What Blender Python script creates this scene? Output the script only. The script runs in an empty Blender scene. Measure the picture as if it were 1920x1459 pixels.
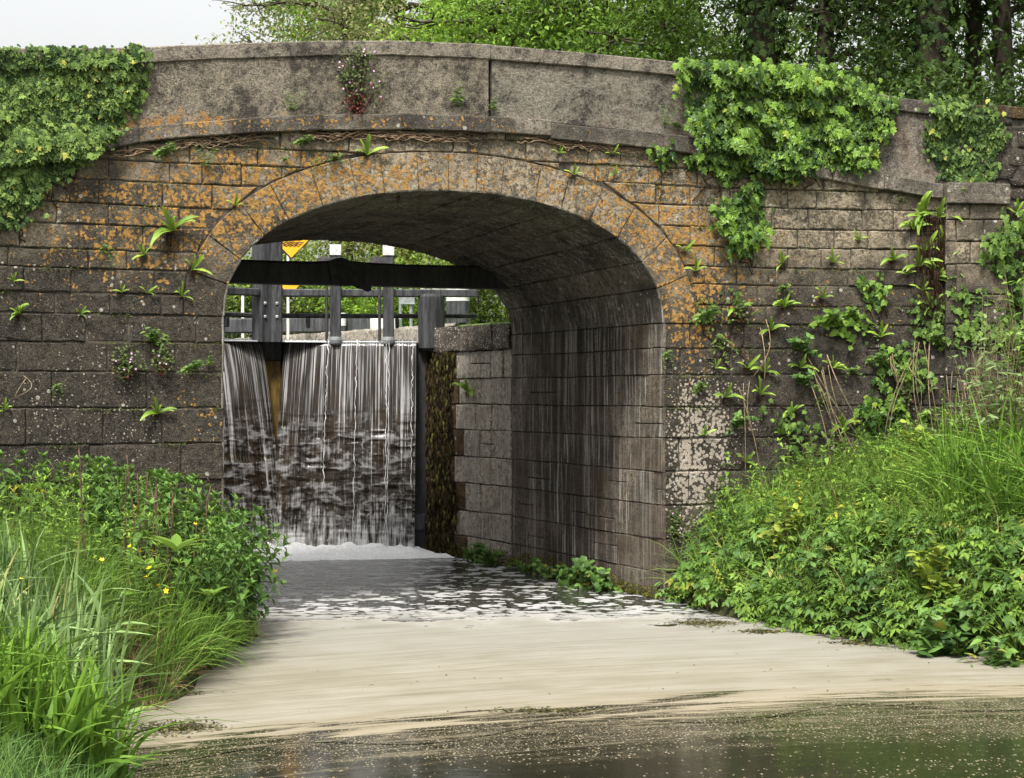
import bpy, math
import numpy as np
from math import radians, sin, cos, pi, sqrt, exp
S = bpy.context.scene
COL = S.collection
# ------------------------------------------------------------------ camera model (metres; X along bridge, Y into bridge, Z up, water at 0)
FPX = 3600.0; TH = radians(22.0); CAM = np.array([-7.40, -20.06, 2.39]); HZ = 740.0
RT = np.array([cos(TH), -sin(TH), 0.0]); FW = np.array([sin(TH), cos(TH), 0.0])
WIN, ZSPR, RISE, LB = 2.60, 3.22, 1.43, 4.70     # half opening, springing, rise, barrel length
def ray(px, py): return FW + (px-960)/FPX*RT + np.array([0, 0, (HZ-py)/FPX])
def proj(P):
    P = np.asarray(P, float) - CAM; d = P @ FW; d = np.maximum(d, .1)
    return 960+FPX*(P @ RT)/d, HZ-FPX*P[..., 2]/d, d
KF = .045
def Yf(X):
    a = np.maximum(np.abs(X)-2.8, 0); b = np.maximum(a-5.5, 0)
    return -KF*(a*a-b*b)
def Yfp(X):
    a = np.maximum(np.abs(X)-2.8, 0); a = np.minimum(a, 5.5)
    return -2*KF*a*np.sign(X)
def fnorm(X):
    t = Yfp(X); n = np.sqrt(1+t*t); return t/n, -1/n
def FP(px, py, off=0.0):
    r = ray(px, py); lo, hi = 10.0, 45.0
    for _ in range(40):
        m = (lo+hi)/2; P = CAM+r*m
        if P[1]+off-Yf(P[0]) > 0: hi = m
        else: lo = m
    return CAM+r*lo
def WP(px, py, z=0.0): return CAM+ray(px, py)*((CAM[2]-z)*FPX/(py-HZ))
def YP(px, py, Y): r = ray(px, py); return CAM+r*((Y-CAM[1])/r[1])
def DP(px, py, d): return CAM+ray(px, py)*d
def uv2w(u, v): return CAM[:2]+u*RT[:2]+v*FW[:2]
def w2uv(X, Y): return (X-CAM[0])*RT[0]+(Y-CAM[1])*RT[1], (X-CAM[0])*FW[0]+(Y-CAM[1])*FW[1]
def prof(pts, off=0.0):
    P = np.array([FP(x, y, off) for x, y in pts]); o = np.argsort(P[:, 0]); P = P[o]
    s0 = (P[1, 2]-P[0, 2])/(P[1, 0]-P[0, 0]); s1 = (P[-1, 2]-P[-2, 2])/(P[-1, 0]-P[-2, 0])
    def f(X):
        X = np.asarray(X, float); z = np.interp(X, P[:, 0], P[:, 2])
        z = np.where(X < P[0, 0], P[0, 2]+s0*(X-P[0, 0])*.7, z); return np.where(X > P[-1, 0], P[-1, 2]+s1*(X-P[-1, 0])*.7, z)
    return f
# ------------------------------------------------------------------ noise
def _h(ix, iy, iz, seed):
    n = (ix*374761393+iy*668265263+iz*214748357+seed*974634521) & 0xffffffff
    n = ((n ^ (n >> 13))*127412617) & 0xffffffff; n = ((n ^ (n >> 16))*224682251) & 0xffffffff
    return ((n ^ (n >> 15)) & 0xffffff)/float(0xffffff)
def vn(x, y, z=0.0, seed=0):
    x, y, z = np.broadcast_arrays(np.asarray(x, float), np.asarray(y, float), np.asarray(z, float))
    i, j, k = np.floor(x).astype(np.int64), np.floor(y).astype(np.int64), np.floor(z).astype(np.int64)
    a, b, c = x-i, y-j, z-k; a, b, c = a*a*(3-2*a), b*b*(3-2*b), c*c*(3-2*c)
    L = lambda p, q, t: p+(q-p)*t
    r = []
    for dk in (0, 1):
        r.append(L(L(_h(i, j, k+dk, seed), _h(i+1, j, k+dk, seed), a), L(_h(i, j+1, k+dk, seed), _h(i+1, j+1, k+dk, seed), a), b))
    return L(r[0], r[1], c)
def fbm(x, y, z=0.0, seed=0, o=4):
    s, a, t = 0, .5, 0
    for q in range(o):
        s = s+a*vn(np.asarray(x)*2**q, np.asarray(y)*2**q, np.asarray(z)*2**q, seed+q); t += a; a *= .5
    return s/t
# ------------------------------------------------------------------ nodes
class E:
    def __init__(s, nt, o): s.nt, s.o = nt, o
    def _m(s, op, b=None, c=None, rev=False):
        n = s.nt.nodes.new('ShaderNodeMath'); n.operation = op
        args = [s, b] if not rev else [b, s]
        if c is not None: args.append(c)
        for i, a in enumerate(args):
            if a is None: continue
            if isinstance(a, E): s.nt.links.new(a.o, n.inputs[i])
            else: n.inputs[i].default_value = a
        return E(s.nt, n.outputs[0])
    def __add__(s, b): return s._m('ADD', b)
    __radd__ = __add__
    def __mul__(s, b): return s._m('MULTIPLY', b)
    __rmul__ = __mul__
    def __sub__(s, b): return s._m('SUBTRACT', b)
    def __rsub__(s, b): return s._m('SUBTRACT', b, rev=True)
    def mx(s, b): return s._m('MAXIMUM', b)
    def mn(s, b): return s._m('MINIMUM', b)
    def ss(s, a, b, lo=0., hi=1.):
        n = s.nt.nodes.new('ShaderNodeMapRange'); n.interpolation_type = 'SMOOTHSTEP'
        s.nt.links.new(s.o, n.inputs['Value'])
        for k, v in (('From Min', a), ('From Max', b), ('To Min', lo), ('To Max', hi)):
            if isinstance(v, E): s.nt.links.new(v.o, n.inputs[k])
            else: n.inputs[k].default_value = v
        return E(s.nt, n.outputs['Result'])
class Mat:
    def __init__(s, name, vol=False):
        s.m = bpy.data.materials.new(name); s.m.use_nodes = True; s.nt = s.m.node_tree; s.nt.nodes.clear()
        s.out = s.nt.nodes.new('ShaderNodeOutputMaterial')
        s.tc = s.nt.nodes.new('ShaderNodeTexCoord')
        s.pos = s.tc.outputs['Object']
    def n(s, t): return s.nt.nodes.new(t)
    def ln(s, a, b): s.nt.links.new(a.o if isinstance(a, E) else a, b)
    def scale(s, v, vec=None, rot=None):
        n = s.n('ShaderNodeMapping'); s.ln(vec or s.pos, n.inputs['Vector']); n.inputs['Scale'].default_value = v
        if rot: n.inputs['Rotation'].default_value = rot
        return n.outputs[0]
    def noise(s, sc, det=4., ro=.55, vec=None, dist=0.):
        n = s.n('ShaderNodeTexNoise'); s.ln(vec or s.pos, n.inputs['Vector'])
        n.inputs['Scale'].default_value = sc; n.inputs['Detail'].default_value = det; n.inputs['Roughness'].default_value = ro; n.inputs['Distortion'].default_value = dist
        return E(s.nt, n.outputs[0])
    def vor(s, sc, vec=None, feat='F1', out='Distance', rnd=1.):
        n = s.n('ShaderNodeTexVoronoi'); n.feature = feat; s.ln(vec or s.pos, n.inputs['Vector']); n.inputs['Scale'].default_value = sc; n.inputs['Randomness'].default_value = rnd
        return E(s.nt, n.outputs[out])
    def attr(s, name, comp=None):
        n = s.n('ShaderNodeAttribute'); n.attribute_name = name
        if comp is None: return E(s.nt, n.outputs['Fac'])
        q = s.n('ShaderNodeSeparateColor'); s.ln(n.outputs['Color'], q.inputs[0]); return E(s.nt, q.outputs[comp])
    def xyz(s, vec=None):
        q = s.n('ShaderNodeSeparateXYZ'); s.ln(vec or s.pos, q.inputs[0]); return [E(s.nt, q.outputs[i]) for i in range(3)]
    def comb(s, *a):
        q = s.n('ShaderNodeCombineXYZ')
        for i, v in enumerate(a):
            if isinstance(v, E): s.ln(v, q.inputs[i])
            else: q.inputs[i].default_value = v
        return q.outputs[0]
    def mix(s, f, a, b, mode='MIX'):
        n = s.n('ShaderNodeMix'); n.data_type = 'RGBA'; n.blend_type = mode
        for i, v in ((0, f), (6, a), (7, b)):
            if isinstance(v, E): s.ln(v, n.inputs[i])
            elif isinstance(v, bpy.types.NodeSocket): s.ln(v, n.inputs[i])
            elif isinstance(v, (int, float)): n.inputs[i].default_value = v
            else: n.inputs[i].default_value = (*v, 1.)
        return n.outputs[2]
    def rand(s):
        n = s.n('ShaderNodeObjectInfo'); return E(s.nt, n.outputs['Random'])
    def bump(s, h, st=.5, d=.01):
        n = s.n('ShaderNodeBump'); s.ln(h, n.inputs['Height']); n.inputs['Strength'].default_value = st; n.inputs['Distance'].default_value = d
        return n.outputs[0]
    def pbr(s, col, ro=.8, spec=.3, nrm=None, metal=0.):
        p = s.n('ShaderNodeBsdfPrincipled')
        for k, v in (('Base Color', col), ('Roughness', ro), ('Specular IOR Level', spec), ('Metallic', metal)):
            if isinstance(v, (E, bpy.types.NodeSocket)): s.ln(v, p.inputs[k])
            elif isinstance(v, (int, float)): p.inputs[k].default_value = v
            else: p.inputs[k].default_value = (*v, 1.)
        if nrm is not None: s.ln(nrm, p.inputs['Normal'])
        return p.outputs[0]
    def done(s, sh): s.ln(sh, s.out.inputs[0]); return s.m
    def mixsh(s, f, a, b):
        n = s.n('ShaderNodeMixShader')
        if isinstance(f, E): s.ln(f, n.inputs[0])
        else: n.inputs[0].default_value = f
        s.ln(a, n.inputs[1]); s.ln(b, n.inputs[2]); return n.outputs[0]

def stone_mat(name, dk=(.042, .036, .028), lt=(.46, .388, .272), streak=0., brown=0., grain=1., lime=.5, joint=False):
    M = Mat(name)
    n1 = M.noise(1.7, 6, .62); n2 = M.noise(11, 9, .72); n3 = M.noise(75, 4, .7); n4 = M.noise(4.5, 7, .65)
    tint = M.attr('tint'); o = M.attr('mask', 0); dkm = M.attr('mask', 1); pale = M.attr('mask', 2)
    n5 = M.noise(34, 6, .75); nm = M.noise(13, 7, .74); v = (nm*1.1+n5*.45+tint*.10+n4*.25).ss(.865, 1.06)*.66+(n3*.8+n5*.6).ss(.54, .88)*.38
    col = M.mix(v, dk, lt)
    col = M.mix((n4-.2+tint*.3).ss(.3, .8)*.35, col, (.17, .125, .085))                       # warm earthy veil
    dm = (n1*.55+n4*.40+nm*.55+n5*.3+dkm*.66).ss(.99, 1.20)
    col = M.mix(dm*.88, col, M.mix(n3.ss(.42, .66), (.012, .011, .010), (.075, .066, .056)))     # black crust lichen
    if streak:
        s1 = M.noise(1, 6, .62, M.scale((17, 17, .55))); s2 = M.noise(1, 5, .6, M.scale((34, 34, 1.1))); s3 = M.noise(1, 3, .5, M.scale((5, 5, .3)))
        g = s3.ss(.34, .6)
        col = M.mix((s2*.6+s1*.5).ss(.54, .72)*streak*.6, col, (.014, .013, .013))
        col = M.mix((s1*.75+n3*.22).ss(.46, .60)*g*streak*lime, col, (.33, .31, .275))
        col = M.mix((s2*.8+n3*.2).ss(.545, .64)*g*streak*lime, col, (.46, .43, .38))
    if brown: col = M.mix((n1*.7+tint*.5).ss(.4, .85)*brown, col, (.060, .042, .027))
    # crusts: orange, pale
    vd = M.vor(26.)
    on = M.noise(10., 8, .70); ob = M.noise(30, 5, .65)
    vd2 = M.vor(15.); of = on*.85+ob*.25+(.5-vd)*.26+(.45-vd2)*.24+o*.36
    om = of.ss(.845, .905)*o.ss(.02, .12)
    col = M.mix(om*.93, col, M.mix(ob.ss(.35, .65), (.24, .125, .035), (.46, .265, .080)))
    pv = M.vor(24.); pn = M.noise(5., 5, .6)
    pm = (pale*.40+pn*.42+ob*.25-pv*.70).ss(.29, .36)*pale.ss(.02, .1)
    col = M.mix(pm*.9, col, M.mix(n3.ss(.35, .65), (.30, .25, .20), (.50, .44, .37)))
    sv = M.vor(9.); sc = M.vor(9., out='Color'); q = M.n('ShaderNodeSeparateColor'); M.ln(sc, q.inputs[0])
    sp = (E(M.nt, q.outputs[0])*.30-.10-sv).ss(-.02, .01)
    col = M.mix(sp*.8, col, (.44, .42, .36))
    h = n4*.9+n2*1.0+n5*.6+n3*.5*grain+om*.2+pm*.2
    return M.done(M.pbr(col, .92, .18, M.bump(h, 1., .03)))
def render_mat(name, dk, lt, rough=1., red=0., gsc=60.):
    M = Mat(name)
    n1 = M.noise(1.6, 6, .6); n2 = M.noise(9, 9, .75); n3 = M.noise(gsc, 5, .75); o = M.attr('mask', 0); dkm = M.attr('mask', 1)
    n4 = M.noise(gsc*.45, 5, .75); col = M.mix((n3*.75+n4*.75+n2*.3-.55).ss(.12, .58), dk, lt)
    col = M.mix((n1*.5+n2*.8+n4*.35+dkm*.5).ss(.92, 1.10)*.9, col, M.mix(n3.ss(.45, .65), (.014, .013, .012), (.09, .08, .07)))
    if red:
        r = M.noise(1.3, 4, .55); col = M.mix((r*.8+n2*.4).ss(.60, .82)*red, col, (.165, .085, .072))
    on = M.noise(8, 8, .68); om = (on*.80+n3*.35+n4*.2+o*.30).ss(.92, 1.0)*o.ss(.02, .1)
    col = M.mix(om*.9, col, (.40, .21, .06))
    return M.done(M.pbr(col, .93, .15, M.bump(n3*.8+n4*1.+n2*.8, rough, .028)))
def leaf_mat(name, a, b, c=None, yellow=.0, trans=.20, ro=.42, spec=.35):
    spec = spec*.6; ro = ro+.08; M = Mat(name); t = M.attr('tint'); n = M.noise(9., 3, .6); n2 = M.noise(1.4, 4, .6)
    a = tuple(q*.85 for q in a); b = tuple(q*1.12 for q in b); col = M.mix((t*1.0+n2*.75-.38).ss(.1, .95), a, b)
    if c: col = M.mix((t+n*.1).ss(.955, 1.01)*yellow, col, c)
    p = M.pbr(col, ro, spec)
    tr = M.n('ShaderNodeBsdfTranslucent'); M.ln(M.mix(.25, col, (.26, .38, .05), 'MIX') if trans else col, tr.inputs[0])
    return M.done(M.mixsh(trans, p, tr.outputs[0]))
def plain(name, a, b, sc=8., ro=.7, spec=.3, bump=.3, metal=0., stretch=None):
    M = Mat(name); v = M.scale(stretch) if stretch else None
    n = M.noise(sc, 7, .65, v); n3 = M.noise(sc*6, 4, .6, v)
    return M.done(M.pbr(M.mix((n*.7+n3*.35).ss(.35, .7), a, b), ro, spec, M.bump(n+n3*.5, bump, .01), metal))
# ------------------------------------------------------------------ mesh / object helpers
def mesh_np(name, V, loops, sizes, mats, tint=None, mask=None, fmat=None, smooth=True, extra=None):
    me = bpy.data.meshes.new(name); V = np.ascontiguousarray(V, np.float32)
    loops = np.ascontiguousarray(loops, np.int32); sizes = np.asarray(sizes, np.int32)
    me.vertices.add(len(V)); me.vertices.foreach_set('co', V.ravel())
    me.loops.add(len(loops)); me.loops.foreach_set('vertex_index', loops)
    me.polygons.add(len(sizes)); st = np.concatenate([[0], np.cumsum(sizes)[:-1]]).astype(np.int32)
    me.polygons.foreach_set('loop_start', st)
    if fmat is not None: me.polygons.foreach_set('material_index', np.asarray(fmat, np.int32))
    me.polygons.foreach_set('use_smooth', np.full(len(sizes), bool(smooth)))
    for m in (mats if isinstance(mats, (list, tuple)) else [mats]): me.materials.append(m)
    if tint is not None: me.attributes.new('tint', 'FLOAT', 'POINT').data.foreach_set('value', np.ascontiguousarray(tint, np.float32))
    if mask is not None:
        c = np.zeros((len(V), 4), np.float32); c[:, :3] = mask; c[:, 3] = 1
        me.attributes.new('mask', 'FLOAT_COLOR', 'POINT').data.foreach_set('color', c.ravel())
    if extra:
        for k, a in extra.items(): me.attributes.new(k, 'FLOAT', 'POINT').data.foreach_set('value', np.ascontiguousarray(a, np.float32))
    me.update(calc_edges=True)
    return me
def link(name, me, parent=None, loc=None):
    o = bpy.data.objects.new(name, me); COL.objects.link(o)
    if parent is not None: o.parent = parent
    if loc is not None: o.location = loc
    return o
def tag(o, label, cat, group=None, kind=None):
    o['label'] = label; o['category'] = cat
    if group: o['group'] = group
    if kind: o['kind'] = kind
    return o
def empty(name, loc=(0, 0, 0), rz=0.):
    o = bpy.data.objects.new(name, None); COL.objects.link(o); o.location = loc; o.rotation_euler = (0, 0, rz); o.empty_display_size = .1
    return o
class MB:                               # small mesh builder
    def __init__(s): s.v, s.f, s.t, s.fm = [], [], [], []
    def add(s, V, F, t=.5, fm=0):
        b = len(s.v); s.v += [tuple(p) for p in V]; s.f += [tuple(b+i for i in f) for f in F]
        s.t += list(t) if np.ndim(t) else [t]*len(V); s.fm += [fm]*len(F); return s
    def box(s, c, d, bev=.01, rz=0., t=.5, fm=0, jit=0.):
        hx, hy, hz = d[0]/2, d[1]/2, d[2]/2; b = min(bev, hx*.9, hy*.9, hz*.9); V = []; idx = {}
        for sx in (-1, 1):
            for sy in (-1, 1):
                for sz in (-1, 1):
                    for ax in range(3):
                        p = [sx*(hx-b), sy*(hy-b), sz*(hz-b)]; p[ax] = (sx*hx, sy*hy, sz*hz)[ax]
                        idx[(sx, sy, sz, ax)] = len(V); V.append(p)
        F = []
        for ax in range(3):
            o1, o2 = [a for a in range(3) if a != ax]
            for sg in (-1, 1):
                q = []
                for a, b2 in ((-1, -1), (1, -1), (1, 1), (-1, 1)):
                    k = [0, 0, 0]; k[ax] = sg; k[o1] = a; k[o2] = b2; q.append(idx[(*k, ax)])
                if (sg > 0) == (ax == 1): q = q[::-1]
                F.append(q)
        for ax in range(3):                      # edge quads along ax
            o1, o2 = [a for a in range(3) if a != ax]
            for a in (-1, 1):
                for b2 in (-1, 1):
                    k0 = [0, 0, 0]; k0[o1] = a; k0[o2] = b2; k1 = list(k0); k0[ax] = -1; k1[ax] = 1
                    q = [idx[(*k0, o1)], idx[(*k1, o1)], idx[(*k1, o2)], idx[(*k0, o2)]]
                    if (a*b2 > 0) == (ax == 1): q = q[::-1]
                    F.append(q[::-1] if True else q)
        for sx in (-1, 1):
            for sy in (-1, 1):
                for sz in (-1, 1):
                    q = [idx[(sx, sy, sz, a)] for a in range(3)]; F.append(q if sx*sy*sz > 0 else q[::-1])
        V = np.array(V); cz, sn = cos(rz), sin(rz)
        if jit: V = V+(np.random.RandomState(len(s.v)).rand(*V.shape)-.5)*jit
        V = np.stack([V[:, 0]*cz-V[:, 1]*sn, V[:, 0]*sn+V[:, 1]*cz, V[:, 2]], 1)+np.array(c)
        return s.add(V, F, t, fm)
    def tube(s, P, R, n=8, t=.5, fm=0, cap=True):
        P = np.array(P, float); m = len(P); R = np.broadcast_to(np.asarray(R, float), (m,)); V = []; F = []
        up = np.array([0, 0, 1.]); T = np.gradient(P, axis=0)
        a = None
        for i in range(m):
            d = T[i]/(np.linalg.norm(T[i])+1e-9)
            if a is None:
                a = np.cross(d, up if abs(d[2]) < .9 else np.array([1., 0, 0]))
            a = a-d*(a @ d); a = a/(np.linalg.norm(a)+1e-9); b = np.cross(d, a)
            for k in range(n):
                w = 2*pi*k/n; V.append(P[i]+R[i]*(cos(w)*a+sin(w)*b))
        for i in range(m-1):
            for k in range(n):
                k2 = (k+1) % n; F.append((i*n+k, i*n+k2, (i+1)*n+k2, (i+1)*n+k))
        if cap: F.append(tuple(range(n))[::-1]); F.append(tuple((m-1)*n+k for k in range(n)))
        return s.add(V, F, t, fm)
    def lathe(s, c, prof_, n=20, t=.5, fm=0):
        V = [(c[0]+r*cos(2*pi*k/n), c[1]+r*sin(2*pi*k/n), c[2]+z) for r, z in prof_ for k in range(n)]; F = []
        for i in range(len(prof_)-1):
            for k in range(n):
                k2 = (k+1) % n; F.append((i*n+k, i*n+k2, (i+1)*n+k2, (i+1)*n+k))
        F.append(tuple(range(n))[::-1]); F.append(tuple((len(prof_)-1)*n+k for k in range(n)))
        return s.add(V, F, t, fm)
    def grid(s, G, t=.5, fm=0, flip=False):
        a, b = G.shape[:2]; F = []
        for i in range(a-1):
            for j in range(b-1):
                q = (i*b+j, (i+1)*b+j, (i+1)*b+j+1, i*b+j+1); F.append(q[::-1] if flip else q)
        return s.add(G.reshape(-1, 3), F, t, fm)
    def me(s, name, mats, smooth=False, mask=None):
        V = np.array(s.v); L = np.array([i for f in s.f for i in f]); Z = [len(f) for f in s.f]
        return mesh_np(name, V, L, Z, mats, np.array(s.t), mask(V) if callable(mask) else mask, s.fm, smooth)
    def build(s, name, mats, parent=None, loc=None, smooth=False, mask=None): return link(name, s.me(name, mats, smooth, mask), parent, loc)
    def tpl(s): return Tpl(s.v, s.f, s.t, s.fm)
class Tpl:
    def __init__(s, v, f, t=None, fm=None):
        s.v = np.array(v, float); s.fi = np.array([i for q in f for i in q], np.int64); s.fs = np.array([len(q) for q in f], np.int64)
        s.t = np.zeros(len(s.v)) if t is None else np.array(t, float); s.fm = np.zeros(len(s.fs), int) if fm is None else np.array(fm, int)
def scatter_arr(items):
    Vs, Ls, Ss, Ts, Fm = [], [], [], [], []; b = 0
    for tp, M, T, ti in items:
        M, T, ti = np.asarray(M, float), np.asarray(T, float), np.asarray(ti, float); k = len(T)
        if k == 0: continue
        n = len(tp.v)
        V = np.einsum('kij,nj->kni', M, tp.v)+T[:, None, :]
        Vs.append(V.reshape(-1, 3)); Ls.append((tp.fi[None]+(np.arange(k)*n)[:, None]+b).ravel()); Ss.append(np.tile(tp.fs, k))
        Ts.append(np.clip(ti[:, None]+tp.t[None], 0, 1.2).ravel()); Fm.append(np.tile(tp.fm, k)); b += n*k
    return np.concatenate(Vs), np.concatenate(Ls), np.concatenate(Ss), np.concatenate(Ts), np.concatenate(Fm)
def scatter(name, items, mats, parent=None, smooth=True):
    V, L, Z, T, F = scatter_arr(items); return link(name, mesh_np(name, V, L, Z, mats, T, None, F, smooth), parent)
def tcomb(items):
    V, L, Z, T, F = scatter_arr(items); tp = Tpl.__new__(Tpl); tp.v, tp.fi, tp.fs, tp.t, tp.fm = V, L, Z, T, F; return tp
def tmat(tp, k): q = Tpl.__new__(Tpl); q.v, q.fi, q.fs, q.t, q.fm = tp.v, tp.fi, tp.fs, tp.t, np.full(len(tp.fs), k); return q
def frames(D, N):                        # leaf axis D (y), leaf normal ~N (z)
    D = np.asarray(D, float); N = np.asarray(N, float)
    D = D/(np.linalg.norm(D, axis=-1, keepdims=True)+1e-9); X = np.cross(D, N); X = X/(np.linalg.norm(X, axis=-1, keepdims=True)+1e-9)
    return np.stack([X, D, np.cross(X, D)], -1)
def rotz(a, s=1.):
    a = np.asarray(a, float); s = np.broadcast_to(np.asarray(s, float), a.shape); c, n = np.cos(a)*s, np.sin(a)*s; z = np.zeros_like(a)
    return np.stack([np.stack([c, -n, z], -1), np.stack([n, c, z], -1), np.stack([z, z, s], -1)], -2)
def tilt(M, tx, ty):                     # lean by shear-free small rotation
    tx, ty = np.asarray(tx, float), np.asarray(ty, float); a = np.sqrt(tx*tx+ty*ty)+1e-9; kx, ky = -ty/a, tx/a; z = np.zeros_like(a); c, s_ = np.cos(a), np.sin(a); C = 1-c
    R = np.stack([np.stack([c+kx*kx*C, kx*ky*C, ky*s_], -1), np.stack([kx*ky*C, c+ky*ky*C, -kx*s_], -1), np.stack([-ky*s_, kx*s_, c], -1)], -2)
    return R @ M
# leaf templates: base at origin, tip along +Y, upper side +Z
def ovate(w=.45, n=4, fold=.18, droop=.25, sharp=1.3, tv=0.):
    V, F = [], []
    for i in range(n+1):
        u = i/n; ww = w*.5*(sin(pi*u**.75)**.8*(1-u*.25) if 0 < i < n else 0.02); z = -droop*u*u
        V += [(-ww, u, z+fold*ww*2), (0, u, z), (ww, u, z+fold*ww*2)]
    for i in range(n):
        a = i*3; F += [(a, a+1, a+4, a+3), (a+1, a+2, a+5, a+4)]
    return Tpl(V, F)
def ivyleaf():
    half = [(.0, -.02), (.22, -.10), (.46, .10), (.34, .26), (.52, .52), (.26, .56), (.12, .82), (0, 1.05)]
    out = [(x, y) for x, y in half]+[(-x, y) for x, y in half[-2:0:-1]]
    V = [(0, .32, .0)]+[(x, y, -.16*abs(x)-.12*max(y-.3, 0)+(.05 if i % 2 else -.03)) for i, (x, y) in enumerate(out)]
    n = len(out); return Tpl(V, [(0, 1+i, 1+(i+1) % n) for i in range(n)])
def lobed3():
    half = [(0, 0), (.20, .02), (.42, .30), (.34, .55), (.20, .80), (0, 1.)]
    out = half+[(-x, y) for x, y in half[-2:0:-1]]
    V = [(0, .4, .05)]+[(x, y, -.12*abs(x)-.15*y*y) for x, y in out]; n = len(out)
    return Tpl(V, [(0, 1+i, 1+(i+1) % n) for i in range(n)])
def ribbon(P, W, N, wave=0., t0=0., t1=.0, fold=0., ph=0.):
    P = np.array(P, float); n = len(P); T = np.gradient(P, axis=0); V, F, t = [], [], []
    for i in range(n):
        d = T[i]/(np.linalg.norm(T[i])+1e-9); x = np.cross(d, N); x /= np.linalg.norm(x)+1e-9; nn = np.cross(x, d)
        wv = wave*W[i]*sin(i*1.9+ph)
        V += [P[i]-x*W[i]/2+nn*(fold*W[i]+wv), P[i], P[i]+x*W[i]/2+nn*(fold*W[i]-wv)]; t += [t0+(t1-t0)*i/(n-1)]*3
    for i in range(n-1):
        a = i*3; F += [(a, a+1, a+4, a+3), (a+1, a+2, a+5, a+4)]
    return V, F, t
def blade(L, w, lean, droop, n=6, az=0., twist=0., t0=0., t1=0.):
    P, W = [], []
    for i in range(n+1):
        u = i/n; r = L*(lean*u+droop*u**3*.8); z = L*(u-.42*droop*u**3-.2*lean*u*u)
        P.append((r*cos(az), r*sin(az), z)); W.append(w*(.55+.45*min(1, u*4))*max(.03, (1-u**2.6)))
    return ribbon(P, W, np.array([-cos(az+twist)*.7, -sin(az+twist)*.7, .7]), 0, t0, t1, .12)
def tuft(seed, nb, L, w, spread=.5, droop=.6, rad=.05, n=5):
    r = np.random.RandomState(seed); mb = MB()
    for _ in range(nb):
        az = r.rand()*2*pi; V, F, t = blade(L*(.5+.6*r.rand()), w*(.7+.6*r.rand()), spread*(r.rand()**.8), droop*r.rand()**1.4*1.5, n, az, r.randn()*.8, -.15, .1)
        o = np.array([r.randn()*rad, r.randn()*rad, 0]); mb.add(np.array(V)+o, F, np.array(t)+r.randn()*.12)
    return mb.tpl()
def herb(seed, H, nodes, LL, lw, leaf, opp=True, up=.35, stem=.004, top=.55, curve=.12):
    """upright stem with pairs of leaves; material 0 leaf, 1 stem"""
    r = np.random.RandomState(seed); P = [np.array([curve*H*(u**2)*cos(seed), curve*H*(u**2)*sin(seed), H*u]) for u in np.linspace(0, 1, nodes+2)]
    mb = MB(); mb.tube(P, np.linspace(stem, stem*.5, len(P)), 4, fm=1, t=.4); items = [(mb.tpl(), [np.eye(3)], [(0, 0, 0)], [0.])]
    D, N, T, S_, ti = [], [], [], [], []
    for i in range(1, nodes+2):
        u = i/(nodes+1); base = (i % 2)*pi/2+r.rand()*.6
        for k in range(2 if opp else 1):
            a = base+k*pi+(i*2.4 if not opp else 0); sz = LL*(1.05-top*u**2)*(.75+.5*r.rand())
            d = np.array([cos(a), sin(a), up+r.randn()*.2-.25*(1-u)]); D.append(d); N.append(np.array([-cos(a)*.5, -sin(a)*.5, 1])+r.randn(3)*.15); T.append(P[i]); S_.append(sz); ti.append(r.randn()*.1+.12*(u-.5))
    for k in range(4):
        a = k*pi/2+r.rand(); D.append(np.array([cos(a)*.5, sin(a)*.5, 1])); N.append(np.array([-cos(a), -sin(a), .6])); T.append(P[-1]); S_.append(LL*.5); ti.append(.22)
    M = frames(np.array(D), np.array(N))*np.array(S_)[:, None, None]
    items.append((leaf, M, T, ti)); return tcomb(items)
def pinnate(seed, L, pairs, ll, leaf, nl=4, H=.25):
    """tuft of pinnate leaves (ground elder / bramble / meadowsweet like)"""
    r = np.random.RandomState(seed); items = []
    for q in range(nl):
        az = q*2*pi/nl+r.rand(); d0 = np.array([cos(az), sin(az), 0]); P = [np.array([0, 0, 0.])]
        for i in range(1, 8):
            u = i/7; P.append(d0*L*u*(.55+.2*r.rand())+np.array([0, 0, H*sin(u*1.9)*(1.0)]))
        mb = MB(); mb.tube(P, .0035, 3, fm=1, t=.4); items.append((mb.tpl(), [np.eye(3)], [(0, 0, 0)], [0.]))
        D, N, T, S_ = [], [], [], []; sd = np.array([-sin(az), cos(az), 0])
        for j in range(pairs):
            i = 7-j*2 if 7-j*2 > 1 else 2
            for sg in (-1, 1):
                D.append(d0*.55+sd*sg+np.array([0, 0, -.1])); N.append(np.array([0, 0, 1])+r.randn(3)*.2+d0*.2); T.append(P[i]); S_.append(ll*(1-.1*j))
        D.append(d0+np.array([0, 0, -.2])); N.append(np.array([0, 0, 1.])+d0*.3); T.append(P[7]); S_.append(ll*1.15)
        items.append((leaf, frames(np.array(D), np.array(N))*np.array(S_)[:, None, None], T, r.randn(len(T))*.08+.05))
    return tcomb(items)
OV = ovate(.5); OVN = ovate(.30, 4, .15, .35); OVW = ovate(.62, 4, .15, .2); NET = ovate(.52, 4, .2, .4); IVY = ivyleaf(); LOB = lobed3()
OV2 = ovate(.6, 2, .2, .2)
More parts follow.
